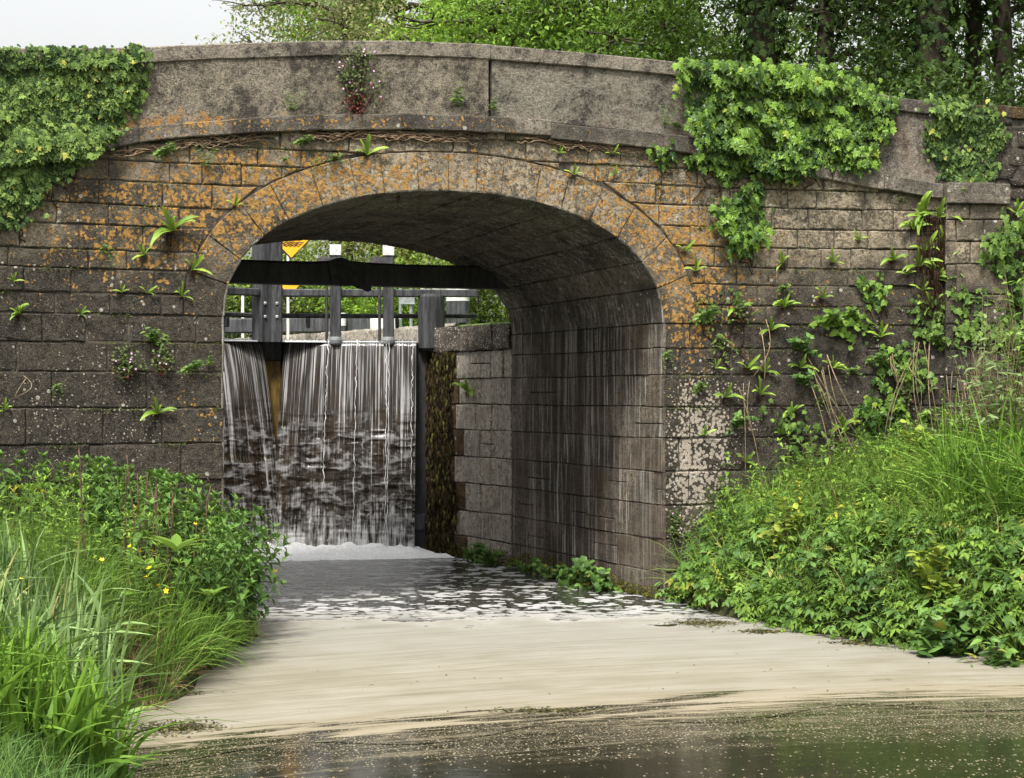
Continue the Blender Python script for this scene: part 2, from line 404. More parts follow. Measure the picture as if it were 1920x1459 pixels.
# ================================================================== materials
m_stone = stone_mat('weathered_limestone')
m_string = stone_mat('string_stone', (.05, .045, .038), (.38, .335, .27))
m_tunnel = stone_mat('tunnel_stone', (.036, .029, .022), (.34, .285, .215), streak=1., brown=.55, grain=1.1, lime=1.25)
m_vault = stone_mat('vault_stone', (.045, .041, .032), (.40, .36, .275), streak=1., brown=.2, lime=.8)
m_lockst = stone_mat('lock_stone', (.12, .105, .085), (.66, .59, .47), streak=1., lime=2.2)
m_moss = stone_mat('mossy_stone', (.022, .015, .008), (.16, .105, .045), streak=.9, brown=.55, lime=.12)
m_mort = plain('dark_mortar', (.012, .011, .009), (.12, .105, .085), 5, .95, .1, .8)
m_rendl = render_mat('pebble_render', (.045, .040, .034), (.45, .39, .29))
m_rendr = render_mat('smooth_render', (.085, .078, .064), (.34, .305, .24), .9, .35, 42)
m_cope = render_mat('cement_coping', (.09, .078, .062), (.40, .35, .275), .8)
m_black = plain('black_tarred_timber', (.006, .006, .006), (.035, .035, .036), 5, .6, .35, .4, 0., (1, 1, .3))
m_blackp = plain('black_painted_timber', (.010, .011, .012), (.085, .088, .092), 12, .55, .4, .7, 0., (1.3, 1.3, .12))
m_white = plain('white_paint', (.45, .45, .42), (.80, .80, .77), 14, .55, .3, .2)
m_steel = plain('galvanised_steel', (.25, .27, .27), (.45, .47, .47), 9, .45, .4, .1, .4)
m_rust = plain('dark_iron', (.02, .018, .02), (.07, .06, .065), 20, .6, .4, .4)
m_yel = plain('yellow_sign_face', (.78, .36, .012), (.82, .40, .02), 4, .4, .4, .02)
m_ink = plain('black_sign_ink', (.008, .008, .008), (.012, .012, .012), 4, .6, .3, .02)
m_stem = plain('dry_stem', (.10, .07, .04), (.34, .26, .16), 12, .85, .15, .3)
m_gstem = plain('green_stem', (.05, .085, .02), (.12, .17, .05), 12, .6, .2, .1)
m_root = plain('brown_dead_roots', (.014, .008, .005), (.060, .036, .021), 25, .95, .1, .4)
m_bark = plain('bark', (.022, .018, .013), (.085, .070, .050), 4, .9, .15, .8, 0., (3, 3, .7))
m_ivyL = leaf_mat('ivy_light', (.024, .056, .011), (.165, .255, .055), (.42, .36, .07), .6, .18, .42, .35)
m_ivyR = leaf_mat('ivy_bright', (.028, .072, .010), (.175, .30, .036), (.40, .34, .04), .3, .25, .33, .5)
m_fern = leaf_mat('hart_tongue', (.095, .185, .020), (.27, .40, .055), None, 0, .3, .38, .4)
m_weed = leaf_mat('wall_weed', (.050, .105, .020), (.17, .27, .055), None, 0, .3)
m_rob = leaf_mat('herb_robert', (.050, .065, .022), (.10, .135, .04), None, 0, .2)
m_robr = leaf_mat('herb_robert_red', (.055, .012, .012), (.13, .032, .026), None, 0, .15)
m_pink = plain('pink_petal', (.55, .28, .50), (.70, .45, .66), 5, .6, .2, 0)
m_butter = plain('yellow_petal', (.80, .55, .01), (.85, .62, .02), 5, .4, .4, 0)
m_net = leaf_mat('nettle', (.028, .070, .016), (.110, .205, .045), None, 0, .28, .5, .3)
m_grass = leaf_mat('meadow_grass', (.042, .100, .014), (.180, .300, .046), (.42, .36, .14), .8, .3, .5, .3)
m_tgrass = leaf_mat('tall_grass', (.055, .125, .014), (.185, .33, .04), None, 0, .3, .45, .3)
m_reed = leaf_mat('reed_blade', (.075, .135, .040), (.25, .365, .13), (.40, .30, .12), .6, .22, .42, .4)
m_herb = leaf_mat('bank_herb', (.055, .120, .018), (.215, .345, .055), (.45, .40, .05), .8, .3, .45, .3)
m_herby = leaf_mat('lime_herb', (.14, .20, .025), (.33, .40, .06), None, 0, .32, .45, .3)
m_brmb = leaf_mat('bramble', (.038, .090, .020), (.135, .245, .050), (.38, .27, .04), .5, .2, .42, .4)
m_will = leaf_mat('willow', (.075, .125, .040), (.215, .300, .105), None, 0, .25, .4, .4)
m_dead = plain('dead_grass', (.16, .10, .04), (.40, .30, .15), 8, .9, .1, 0)
def mk_tree_leaf(n, a, b, tr=.35): return leaf_mat(n, a, b, None, 0, tr, .5, .3)
m_tl1 = mk_tree_leaf('sycamore_leaf', (.070, .150, .016), (.24, .385, .045)); m_tl2 = mk_tree_leaf('dark_leaf', (.018, .042, .009), (.062, .110, .020), .22)
m_tl3 = mk_tree_leaf('olive_leaf', (.12, .135, .050), (.27, .27, .12)); m_tl4 = mk_tree_leaf('hedge_leaf', (.075, .120, .022), (.23, .30, .06)); m_tl5 = mk_tree_leaf('gold_leaf', (.13, .145, .04), (.34, .32, .10))
m_tl6 = mk_tree_leaf('lime_tree_leaf', (.050, .110, .015), (.18, .30, .045))
# ================================================================== bridge profiles
NE = 2.2
def intr_z(X): X = np.minimum(np.abs(np.asarray(X, float))/WIN, 1.); return ZSPR+RISE*(1-X**NE)**(1/NE)
tt = np.linspace(0, pi, 161); IX = WIN*np.sign(np.cos(tt))*np.abs(np.cos(tt))**(2/NE); IZ = ZSPR+RISE*np.sin(tt)**(2/NE)     # right -> left
seg = np.sqrt(np.diff(IX)**2+np.diff(IZ)**2); AL = np.concatenate([[0], np.cumsum(seg)]); ATOT = AL[-1]
_ru = np.linspace(0, ATOT, 121); IX = np.interp(_ru, AL, IX); IZ = np.interp(_ru, AL, IZ); AL = _ru
tx, tz = np.gradient(IX), np.gradient(IZ); tl = np.sqrt(tx*tx+tz*tz); NX, NZ = tz/tl, -tx/tl      # outward normals
RT_ = .43; EX, EZ = IX+NX*RT_, IZ+NZ*RT_
Z_top = prof([(0, 92), (130, 91), (270, 89), (400, 83), (600, 77), (750, 77), (915, 84), (1100, 99), (1270, 116), (1500, 151), (1690, 183), (1760, 190), (1920, 197)])
Z_su = prof([(20, 268), (190, 252), (270, 237), (350, 231), (480, 221), (620, 214), (750, 213), (850, 216), (1020, 226), (1150, 240), (1290, 256), (1400, 276), (1540, 306), (1755, 344)], .06)
Z_sl = prof([(20, 302), (190, 286), (270, 266), (350, 258), (480, 250), (620, 244), (750, 243), (850, 246), (1020, 256), (1150, 270), (1290, 288), (1400, 306), (1540, 334), (1755, 372)], .06)
XL, XR = -8.2, 9.6
XP0, XP1 = FP(1768, 500)[0], FP(1884, 500)[0]          # pilaster
def pmask(P):
    """lichen amounts (orange, black, pale) by place on the masonry"""
    x, y, _ = proj(P); g = lambda cx, cy, sx, sy: np.exp(-((x-cx)/sx)**2-((y-cy)/sy)**2)
    o = .24+.62*g(250, 430, 270, 150)+.55*g(520, 380, 170, 110)+.60*g(1180, 420, 150, 110)+.75*g(1290, 540, 55, 110)+.42*g(1390, 500, 160, 160)+.62*g(800, 325, 460, 55)+.5*g(380, 770, 60, 70)+.35*g(300, 220, 120, 40)+.25*g(1300, 700, 60, 120)+.4*g(700, 228, 500, 22)+.25*g(1650, 560, 120, 80)
    d = .32+.78*g(180, 790, 380, 190)+.62*g(1560, 800, 280, 200)-.25*g(1500, 420, 300, 100)+.15*g(300, 620, 200, 90)-.25*g(850, 330, 500, 70)
    p = .05+1.05*g(1318, 800, 62, 110)+.95*g(1300, 930, 45, 110)+.25*g(150, 760, 250, 150)+.3*g(900, 300, 120, 40)
    return np.stack([np.clip(o, 0, 1), np.clip(d, 0, 1), np.clip(p, 0, 1)], 1)
# ------------------------------------------------------------------ stone blocks
class Blocks:
    def __init__(s, seed=1): s.V, s.L, s.Z, s.T = [], [], [], []; s.n = 0; s.r = np.random.RandomState(seed)
    def add(s, poly, mp, gap=.0025, bev=.009, jit=.004, dj=.007, wob=.012, step=.07):
        P = np.array(poly, float); n = len(P)
        if n < 3: return
        ar = .5*np.sum(P[:, 0]*np.roll(P[:, 1], -1)-np.roll(P[:, 0], -1)*P[:, 1])
        if abs(ar) < .006: return
        if ar < 0: P = P[::-1]
        pts, nrm = [], []
        for i in range(n):
            a, b, pv = P[i], P[(i+1) % n], P[i-1]; e = b-a; L = np.linalg.norm(e)
            if L < .004: continue
            ni = np.array([-e[1], e[0]])/L; ep = a-pv; lp = np.linalg.norm(ep)+1e-9; np_ = np.array([-ep[1], ep[0]])/lp
            bis = ni+np_; bl = bis @ bis; bis = bis*2/max(bl, .8)
            pts.append(a); nrm.append(bis); k = int(L/step)
            for q in range(1, k): pts.append(a+e*q/k); nrm.append(ni)
        pts, nrm = np.array(pts), np.array(nrm); m = len(pts)
        if m < 3: return
        gap = gap*(.5+1.3*s.r.rand()**2); t = s.r.rand(); ox = s.r.rand()*50; d0 = s.r.randn()*dj; tl = s.r.randn(2)*.006; c = pts.mean(0)
        wv = (vn(pts[:, 0]*9+ox, pts[:, 1]*9, 0, 3)-.5)*wob+np.abs(s.r.randn(m))*jit*.6
        ch = (vn(pts[:, 0]*5+ox, pts[:, 1]*5, 7, 9) > .80)*.010
        rings = []
        for ins, dd in ((gap, -.024), (gap+.001, -.010), (gap+bev*.55, -.003), (gap+bev*1.6, .003)):
            q = pts+nrm*(ins+wv+ch*(.6 if ins > gap else .4))[:, None]
            d = d0+dd+(q-c) @ tl+(vn(q[:, 0]*14+ox, q[:, 1]*14, 0, 5)-.5)*.008*(dd > -.02)
            rings.append(mp(q, d))
        b = s.n; s.V += rings; s.n += 4*m; s.T.append(np.full(4*m, t))
        for k in range(3):
            for i in range(m):
                j = (i+1) % m; s.L += [b+k*m+i, b+k*m+j, b+(k+1)*m+j, b+(k+1)*m+i]; s.Z.append(4)
        s.L += [b+3*m+i for i in range(m)]; s.Z.append(m)
    def build(s, name, mat, parent, mask=pmask, flip=False):
        V = np.concatenate(s.V); L = np.array(s.L)
        if flip:
            o = []; i = 0
            for z in s.Z: o.extend(s.L[i:i+z][::-1]); i += z
            L = np.array(o)
        return link(name, mesh_np(name, V, L, s.Z, mat, np.concatenate(s.T), mask(V), None, False), parent)
def clip(poly, p, n):
    out = []; P = [np.array(q, float) for q in poly]
    for i in range(len(P)):
        a, b = P[i-1], P[i]; da, db = (a-p) @ n, (b-p) @ n
        if (da >= 0) != (db >= 0): out.append(a+(b-a)*(da/(da-db)))
        if db >= 0: out.append(b)
    return out
def rows(zs, a, b, wmin, wmax, rng, prev=None):
    """rectangles of coursed ashlar between a and b"""
    out = []; last = []
    for z0, z1 in zip(zs[:-1], zs[1:]):
        best = None
        for _ in range(12):
            cuts = [a]; x = a+wmin*(.4+rng.rand()*.6)
            while x < b-wmin*.5: cuts.append(x); x += wmin+(wmax-wmin)*rng.rand()**1.3
            cuts.append(b); sc = min([min([abs(c-l) for l in last] or [9]) for c in cuts[1:-1]] or [9])
            if best is None or sc > best[0]: best = (sc, cuts)
        cuts = best[1]; last = cuts[1:-1]
        wv = lambda x, z: z+.020*(vn(x*.9, z*7., 0, 13)-.5) if abs(z-ZSPR) > .05 else z
        for c0, c1 in zip(cuts[:-1], cuts[1:]):
            if z1-z0 > .33 and rng.rand() < .12:
                zm = z0+(z1-z0)*(.4+.2*rng.rand()); out.append([(c0, wv(c0, z0)), (c1, wv(c1, z0)), (c1, zm), (c0, zm)]); out.append([(c0, zm), (c1, zm), (c1, wv(c1, z1)), (c0, wv(c0, z1))])
            else: out.append([(c0, wv(c0, z0)), (c1, wv(c1, z0)), (c1, wv(c1, z1)), (c0, wv(c0, z1))])
    return out
def face_map(off=0.):
    def f(q, d):
        X, z = q[:, 0], q[:, 1]; nx, ny = fnorm(X); d = d+off
        return np.stack([X+nx*d, Yf(X)+ny*d, z], 1)
    return f
zrows = [-.5, -.1, .31, .70, 1.10, 1.49, 1.88, 2.25, 2.62, 2.93, ZSPR]
r0 = np.random.RandomState(11); z = ZSPR
while z < 6.0: z += r0.choice([.20, .22, .235, .25]); zrows.append(z)
bridge = empty('stone_bridge', (0, 0, 0))
tag(bridge, 'old humpbacked stone canal bridge with orange lichen and one wide arch', 'bridge')
EXT = np.stack([EX, EZ], 1); ENO = np.stack([NX, NZ], 1)
def wall_blocks(side):
    B = Blocks(5 if side > 0 else 8); rng = np.random.RandomState(21 if side > 0 else 34)
    a, b = (WIN, XR) if side > 0 else (XL, -WIN)
    lo = [z for z in zrows if z <= ZSPR]; hi = [z for z in zrows if z >= ZSPR]
    R = rows(lo, a, b, .42, 1.0, rng)+rows(hi, *((.0, XR) if side > 0 else (XL, .0)), .34, .78, rng)
    for q in R:
        P = np.array(q); c = P.mean(0)
        if side > 0 and XP0-.02 < c[0] < XP1+.02: pass
        zl = float(Z_sl(c[0]))
        if P[:, 1].min() > zl: continue
        if P[:, 1].max() > zl-.1:
            s = float((Z_sl(c[0]+.1)-Z_sl(c[0]-.1))/.2); P = np.array(clip(P, np.array([c[0], zl+.03]), np.array([s, -1.])/sqrt(1+s*s)))
            if len(P) < 3: continue
        if P[:, 1].max() > ZSPR+.01:
            ins = []
            for v in P:
                k = np.argmin(np.sum((EXT-v)**2, 1)); ins.append((v-EXT[k]) @ ENO[k])
            ins = np.array(ins)
            if ins.max() < .02: continue
            if ins.min() < 0:
                w = np.maximum(ins, 0); ref = (P*w[:, None]).sum(0)/w.sum(); k = np.argmin(np.sum((EXT-ref)**2, 1)); P = np.array(clip(P, EXT[k], ENO[k]))
                if len(P) < 3: continue
        B.add(P, face_map())
    return B.build('wing_wall', m_stone, bridge, flip=False)
wall_blocks(-1); wall_blocks(1)
B = Blocks(3); cu = [0]; rg = np.random.RandomState(4)
while cu[-1] < ATOT: cu.append(cu[-1]+.30+.12*rg.rand())
cu = np.array(cu)*ATOT/cu[-1]
def apt(a, o): return np.array([np.interp(a, AL, IX)+np.interp(a, AL, NX)*o, np.interp(a, AL, IZ)+np.interp(a, AL, NZ)*o])
for a0, a1 in zip(cu[:-1], cu[1:]):
    s = np.linspace(a0, a1, 4); ex = .05*rg.rand()
    B.add([apt(a, 0.) for a in s]+[apt(a, RT_) for a in s[::-1]], face_map(.006), gap=.0008, bev=.004, jit=.001, wob=.004, dj=.0015)
B.build('arch_ring', m_stone, bridge)
# barrel
def vdrop(z, y): return np.where(z > ZSPR, ZSPR+(z-ZSPR)*(1-.14*np.clip(y, 0, LB)/LB), z)
def barrel_map(q, d):
    a, y = q[:, 0], q[:, 1]; x = np.interp(a, AL, IX)-np.interp(a, AL, NX)*d; z = vdrop(np.interp(a, AL, IZ)-np.interp(a, AL, NZ)*d, y)
    return np.stack([x, y, z], 1)
B = Blocks(6); rb = np.random.RandomState(7)
for a0, a1 in zip(cu[:-1], cu[1:]):
    y = .30+.25*rb.rand(); ys = [-.015]
    while y < LB-.4: ys.append(y); y += .55+.6*rb.rand()
    ys.append(LB)
    for y0, y1 in zip(ys[:-1], ys[1:]): B.add([(a0, y0), (a1, y0), (a1, y1), (a0, y1)], barrel_map, gap=.002, bev=.007, jit=.002, dj=.006, wob=.006, step=.14)
def vmask(P): n = len(P); return np.stack([np.zeros(n), .12+.25*fbm(P[:, 0], P[:, 1], P[:, 2], 3), np.full(n, .12)], 1)
B.build('barrel_vault', m_vault, bridge, vmask, flip=False)
lo = [z for z in zrows if z <= ZSPR+.001]
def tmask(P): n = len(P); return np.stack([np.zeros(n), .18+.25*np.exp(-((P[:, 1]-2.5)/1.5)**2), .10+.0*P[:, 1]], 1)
for sd in (1, -1):
    B = Blocks(12+sd)
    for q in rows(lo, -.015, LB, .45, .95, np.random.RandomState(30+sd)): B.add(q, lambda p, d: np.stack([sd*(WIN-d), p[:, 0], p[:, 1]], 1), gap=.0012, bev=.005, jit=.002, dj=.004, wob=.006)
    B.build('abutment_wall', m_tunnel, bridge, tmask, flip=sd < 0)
# core (mortar) behind the blocks, decks and back face
mb = MB(); Xs = np.unique(np.concatenate([np.linspace(XL, XR, 90), np.linspace(-WIN-.02, WIN+.02, 61)]))
IN = np.abs(Xs) <= WIN+.021
bot = np.where(IN, np.interp(Xs, IX[::-1], IZ[::-1])+.03, -1.); bot = np.where(np.abs(Xs) >= WIN+.019, -1., bot)
top = (Z_sl(Xs)+Z_su(Xs))/2; nx, ny = fnorm(Xs)
fr = np.stack([Xs-nx*.015, Yf(Xs)-ny*.015], 1)
G = np.array([[[*fr[i], bot[i]+(top[i]-bot[i])*k/6] for k in range(7)] for i in range(len(Xs))]); mb.grid(G)
dk = Z_top(Xs)-1.02
G = np.array([[[*fr[i], top[i]], [Xs[i], .3, top[i]], [Xs[i], .34, dk[i]], [Xs[i], LB-.35, dk[i]], [Xs[i], LB-.34, Z_top(Xs[i])], [Xs[i], LB-.01, Z_top(Xs[i])]]+[[Xs[i], LB-.01, bot[i]+(Z_top(Xs[i])-bot[i])*k/4] for k in (3, 2, 1, 0)] for i in range(len(Xs))]); mb.grid(G)
ya = np.linspace(.0, LB, 6)
G = np.array([[[IX[i]+NX[i]*.024, y, float(vdrop(IZ[i]+NZ[i]*.024, y))] for y in ya] for i in range(len(IX))]); mb.grid(G)
for sd in (1, -1): mb.grid(np.array([[[sd*(WIN+.024), y, z] for y in ya] for z in (-1, 1, ZSPR)]))
mb.build('mortar_core', m_mort, bridge)
# dressed back ring round the far end of the barrel
B = Blocks(41)
for a0, a1 in zip(cu[:-1], cu[1:]):
    s = np.linspace(a0, a1, 3); B.add([apt(a, 0.) for a in s]+[apt(a, RT_) for a in s[::-1]], lambda q, d: np.stack([q[:, 0], LB+d+.02, vdrop(q[:, 1], LB)], 1), gap=.003)
B.build('rear_arch_ring', m_stone, bridge, vmask)
# prisms along the face curve
def strip(name, X0, X1, zl, zh, off, thick, mat, parent=None, nseg=None, slope=0., wobz=0., seed=0, mask=pmask, nz=3):
    n = nseg or max(2, int((X1-X0)/.10)); Xs = np.linspace(X0, X1, n+1); nx, ny = fnorm(Xs); r = np.random.RandomState(seed)
    a, b = zl(Xs)+wobz*(fbm(Xs*7+seed, 0, 0, seed)-.5), zh(Xs)+wobz*.4*(fbm(Xs*5+seed, 3, 0, seed)-.5); rows_ = []
    bv = .012
    def R(d, z): return np.stack([Xs+nx*d, Yf(Xs)+ny*d, z], 1)
    sec = [R(-thick, a), R(off-bv, a), R(off, a+bv)]+[R(off, a+(b-a)*k/nz) for k in range(1, nz)]+[R(off, b-bv), R(off-bv, b), R(-thick, b+slope), R(-thick, a)]
    mb = MB(); mb.grid(np.array(sec).transpose(1, 0, 2), t=r.rand())
    for e in (0, -1): 
        q = [tuple(s_[e]) for s_ in sec[:-1]]; mb.add(q, [tuple(range(len(q)))[::(-1 if e else 1)]], t=r.rand())
    V = np.array(mb.v); V[:, :2] += ((fbm(V[:, 0]*6, V[:, 2]*6, V[:, 1]*6, seed+2)-.5)*.016)[:, None]*np.array([.3, 1.])
    mb.v = [tuple(p) for p in V]
    if name is None: return mb
    return mb.build(name, mat, parent, None, False, mask)
def cat(ms):
    o = MB()
    for m in ms: o.add(m.v, m.f, m.t)
    return o
segs = []; x = XL; k = 0; rs = np.random.RandomState(9)
while x < XP0-.02:
    w = min(.55+.55*rs.rand(), XP0-.02-x); o = rs.randn()*.006
    if w > .12: segs.append(strip(None, x+.003, x+w-.003, lambda X, o=o: Z_sl(X)+o, lambda X, o=o: Z_su(X)+o, .075+rs.randn()*.006, .3, None, seed=k, wobz=.008))
    x += w; k += 1
cat(segs).build('string_course', m_string, bridge, None, False, pmask)
XC = FP(918, 150)[0]
capd = .165
Z_cb = lambda X: Z_top(X)-capd
strip('parapet', XL, XC-.02, lambda X: Z_su(X)-.01, lambda X: Z_cb(X)+.01, .015, .33, m_rendl, bridge, wobz=.02, seed=3, nz=8)
strip('parapet', XC+.03, XP0+.25, lambda X: Z_su(X)-.01, lambda X: Z_cb(X)+.01, .000, .33, m_rendr, bridge, wobz=.015, seed=4, nz=8)
strip('coping', XL, XC-.004, Z_cb, Z_top, .034, .36, m_cope, bridge, slope=.03, wobz=.022, seed=5)
strip('coping', XC+.004, FP(1700, 185)[0], lambda X: Z_cb(X)-.004, lambda X: Z_top(X)-.006, .036, .36, m_cope, bridge, slope=.03, wobz=.008, seed=6)
strip('coping', FP(1685, 185)[0]+.05, FP(1800, 185)[0], lambda X: Z_cb(X)-.01, lambda X: Z_top(X)-.012, .036, .36, m_string, bridge, slope=.03, wobz=.01, seed=7)
# pilaster with cap
zc = FP(1800, 384)[2]; zt = FP(1800, 345)[2]
B = Blocks(15); zz = [-.3]
while zz[-1] < zc-.15: zz.append(zz[-1]+np.random.RandomState(len(zz)).choice([.27, .31, .36]))
zz[-1] = zc
for q in rows(zz, XP0, XP1, .3, .6, np.random.RandomState(2)): B.add(q, face_map(.11))
B.build('pilaster', m_stone, bridge)
cb = [strip(None, XP0+.0, XP0+(XP1-XP0)*.78, lambda X: zc+0*X, lambda X: zt+0*X, .17, .2, None, seed=1, wobz=.01), strip(None, XP0+(XP1-XP0)*.79, XP1+.02, lambda X: zc-.01+0*X, lambda X: zt-.01+0*X, .155, .2, None, seed=2, wobz=.01)]
cat(cb).build('pilaster_cap', m_string, bridge, None, False, pmask)
strip('pilaster_body', XP0+.012, XP1-.012, lambda X: -1+0*X, lambda X: zc+.002+0*X, .085, .05, m_mort, bridge)
# rubble wall running on from the pilaster
rub = empty('rubble_wall', (0, 0, 0)); tag(rub, 'rough rubble stone wall with mossy top continuing past the pilaster', 'wall')
B = Blocks(77); rr = np.random.RandomState(5); z = -.3; zl_ = [z]
while zl_[-1] < 5.9: zl_.append(zl_[-1]+.10+.16*rr.rand())
XB = FP(1800, 300)[0]
for q in rows(zl_, XB, XR+1.5, .18, .5, rr):
    c = np.mean(q, 0)
    if c[1] < zt+.02 and c[0] < XP1+.03: continue
    if c[1] > Z_top(c[0])-.12: continue
    q = [(x+rr.randn()*.025, z+rr.randn()*.02) for x, z in q]; B.add(q, face_map(.02 if c[1] > zt else .0), gap=.012, bev=.02, dj=.025, wob=.03)
def rmask(P): n = len(P); return np.stack([np.full(n, .1), np.full(n, .65), np.full(n, .25)], 1)
B.build('rubble_stones', m_stone, rub, rmask)
strip('rubble_core', XB, XR+1.5, lambda X: -1+0*X, lambda X: Z_top(X)-.13, -.012, .5, m_mort, rub, wobz=.03)
mm = strip(None, XB, XR+1.5, lambda X: Z_top(X)-.16, lambda X: Z_top(X)-.02, .03, .45, None, wobz=.08, seed=21)
mm.build('mossy_coping', m_moss, rub, None, False, lambda P: np.stack([np.full(len(P), .35), np.full(len(P), .2), np.zeros(len(P))], 1))
# lime drips under the vault crown
mb = MB(); rd = np.random.RandomState(6)
for _ in range(60):
    a = ATOT*(.28+.44*rd.rand()); y = .15+rd.rand()**1.3*3.2; p = apt(a, 0.); L = .04+.09*rd.rand()**2
    mb.tube([(p[0], y, p[1]+.01), (p[0], y, p[1]-L*.5), (p[0], y, p[1]-L)], [.0045, .004, .0028], 4, .9)
o = mb.build('lime_drips', m_stem, bridge); o['kind'] = 'stuff'
# ================================================================== water
EDGE = lambda u: 14.1+.44*u-.04*u*u
def water_mat():
    M = Mat('canal_water'); x, y, z = M.xyz()
    u = x*float(RT[0])+y*float(RT[1])-float(CAM[:2] @ RT[:2]); v = x*float(FW[0])+y*float(FW[1])-float(CAM[:2] @ FW[:2])
    w = v-(14.1+u*.44-u*u*.04)                         # distance beyond the curved foam front
    vec = M.comb(u, v, 0.); vs = M.comb(u*.55+v*.15, w*2.4, 0.); vt = M.comb(u*.8, w*11., 0.)
    nA = M.noise(1., 6, .62, vs, .9); nB = M.noise(1., 7, .65, vt, .5); nI = M.noise(1.6, 5, .6, vec); nF = M.noise(40., 3, .6, vec); nM = M.noise(7., 5, .65, vec)
    vd_ = M.comb(u, v*.42, 0.); vp = M.vor(26., vd_); vp2 = M.vor(60., vd_)
    # 1 solid cream scum between the front and the turbulent pool
    front = (w*.55+(nA-.5)*1.9+(nB-.5)*1.0).ss(-.06, .22)
    back = (v-20.7-u*.04+u*u*.05+(nI-.5)*4.5+(nA-.5)*1.5).ss(-.9, .9)
    solid = front*(1.-back+(nM-.5)*.9*back.ss(0., .25)).ss(.40, .62)
    # 2 wisps of foam drawn out along the front, over dark water
    near = w.ss(-2.6, .2)
    st = (nB*.75+nA*.30+nM*.2+near*.10).ss(.70, .80)*near.ss(.0, .6)
    dots = (.23-vp).ss(.0, .05)*(nM*.55+nA*.5+near*.30+u*.012).ss(.52, .66); dots2 = (.34-vp2).ss(.0, .09)*(nA*.5+nM*.4+near*.36+u*.014).ss(.52, .68)
    fine = (dots*.8).mx(dots2*.65).mx(st*.42*(.4+nF)).mx(w.ss(-2.3, -.1)*(nB*.55+nA*.45+nM*.35+u*.012).ss(.58, .92)*(nF*.9+.25)*.85)*(1.-w.ss(.3, 1.4))
    # 3 flakes of froth in the pool under the arch
    cell = M.vor(3.3, M.mix(.18, vec, M.noise_col(3., vec), 'ADD'), 'SMOOTH_F1'); cell2 = M.vor(7.5, M.mix(.12, vec, M.noise_col(6., vec), 'ADD'))
    dens = v.ss(27.6, 20.6)*.26+v.ss(26.5, 29.)*.42
    fl = (1.10+dens*.08-cell*1.0-cell2*.6+(nM-.5)*.42+(nI-.5)*.62).ss(.455, .50)*v.ss(20., 20.8)
    fl = fl.mx((v.ss(22.6, 20.7)*.78-cell2*1.0+(nM-.5)*.9+(nI-.5)*.5).ss(.02, .16)*v.ss(20., 20.6)*.9)
    fizz = (dots+dots2)*v.ss(20.5, 21.5)*.22
    foam = solid.mx(fine).mx(fl*.80*(.62+nF*.6)).mx(fizz)
    fr = v.ss(28.0, 28.7); foam = foam.mx(fr*(nM*.8+nI*.5).ss(.45, .62))
    tan = (1.-(w*.9+(nA-.5)*1.6).ss(-.2, 1.0))
    c1 = M.mix((nA*.7+nB*.35+nI*.4+nF*.1).ss(.52, .98), (.175, .158, .112), (.245, .228, .182)); c1 = M.mix((v-17.5+(nI-.5)*2.).ss(-1.5, 2.)*.6, c1, (.232, .230, .205))
    sw = M.noise(1., 4, .55, M.comb(u*.22+3., w*4.2, 0.)); c1 = M.mix((sw-.47).ss(0., .03)*(.53-sw).ss(0., .03)*.55, c1, (.14, .125, .085)); c1 = M.mix((nB-.60).ss(0., .04)*.5, c1, (.29, .28, .24))
    col = M.mix(tan*.75, c1, M.mix(nF, (.13, .098, .05), (.34, .29, .19)))
    col = M.mix((v+(nI-.5)*3.).ss(19.6, 22.0), col, (.46, .46, .45))
    # duckweed grit on the scum's rim
    wat = M.mix(nI, (.010, .012, .007), (.022, .020, .012))
    rip = M.noise(5., 5, .6, M.comb(u*.6, v, 0.)); rough = v.ss(19., 24.)
    hb = rip*(.12+1.4*0)+rough*M.noise(3.2, 5, .65, M.comb(u*.8, v*1.2, 0.))*4.
    dk = M.pbr(wat, .09, .5, M.bump(hb, .35, .05)); dk.node.inputs['IOR'].default_value = 1.22; fm = M.pbr(col, .75, .2, M.bump(nF*.5+fl*1.0+nB*.25, .5, .012))
    return M.done(M.mixsh(foam, dk, fm))
def _nc(s, sc, vec):
    n = s.n('ShaderNodeTexNoise'); s.ln(vec, n.inputs['Vector']); n.inputs['Scale'].default_value = sc; n.inputs['Detail'].default_value = 3.; return n.outputs[1]
Mat.noise_col = _nc
m_water = water_mat()
mb = MB(); mb.grid(np.array([[[x, y, 0.] for y in np.linspace(-30, 9.5, 20)] for x in np.linspace(-14, 16, 16)]))
o = mb.build('canal_water', m_water); tag(o, 'dark canal water with drifting froth between the banks', 'water', kind='structure')
# the raft of scum as a thin sheet of its own
us = np.linspace(-2.9, 5.0, 150); G = []
for u in us:
    lo, hi = EDGE(u)-.45+.25*sin(u*3), 20.9+.1*u+.2*sin(u*4.)
    G.append([[*uv2w(u, lo+(hi-lo)*k/40), .004] for k in range(41)])
mb = MB(); mb.grid(np.array(G)); o = mb.build('floating_scum', m_water); tag(o, 'pale cream raft of scum floating across the canal', 'scum', kind='stuff')
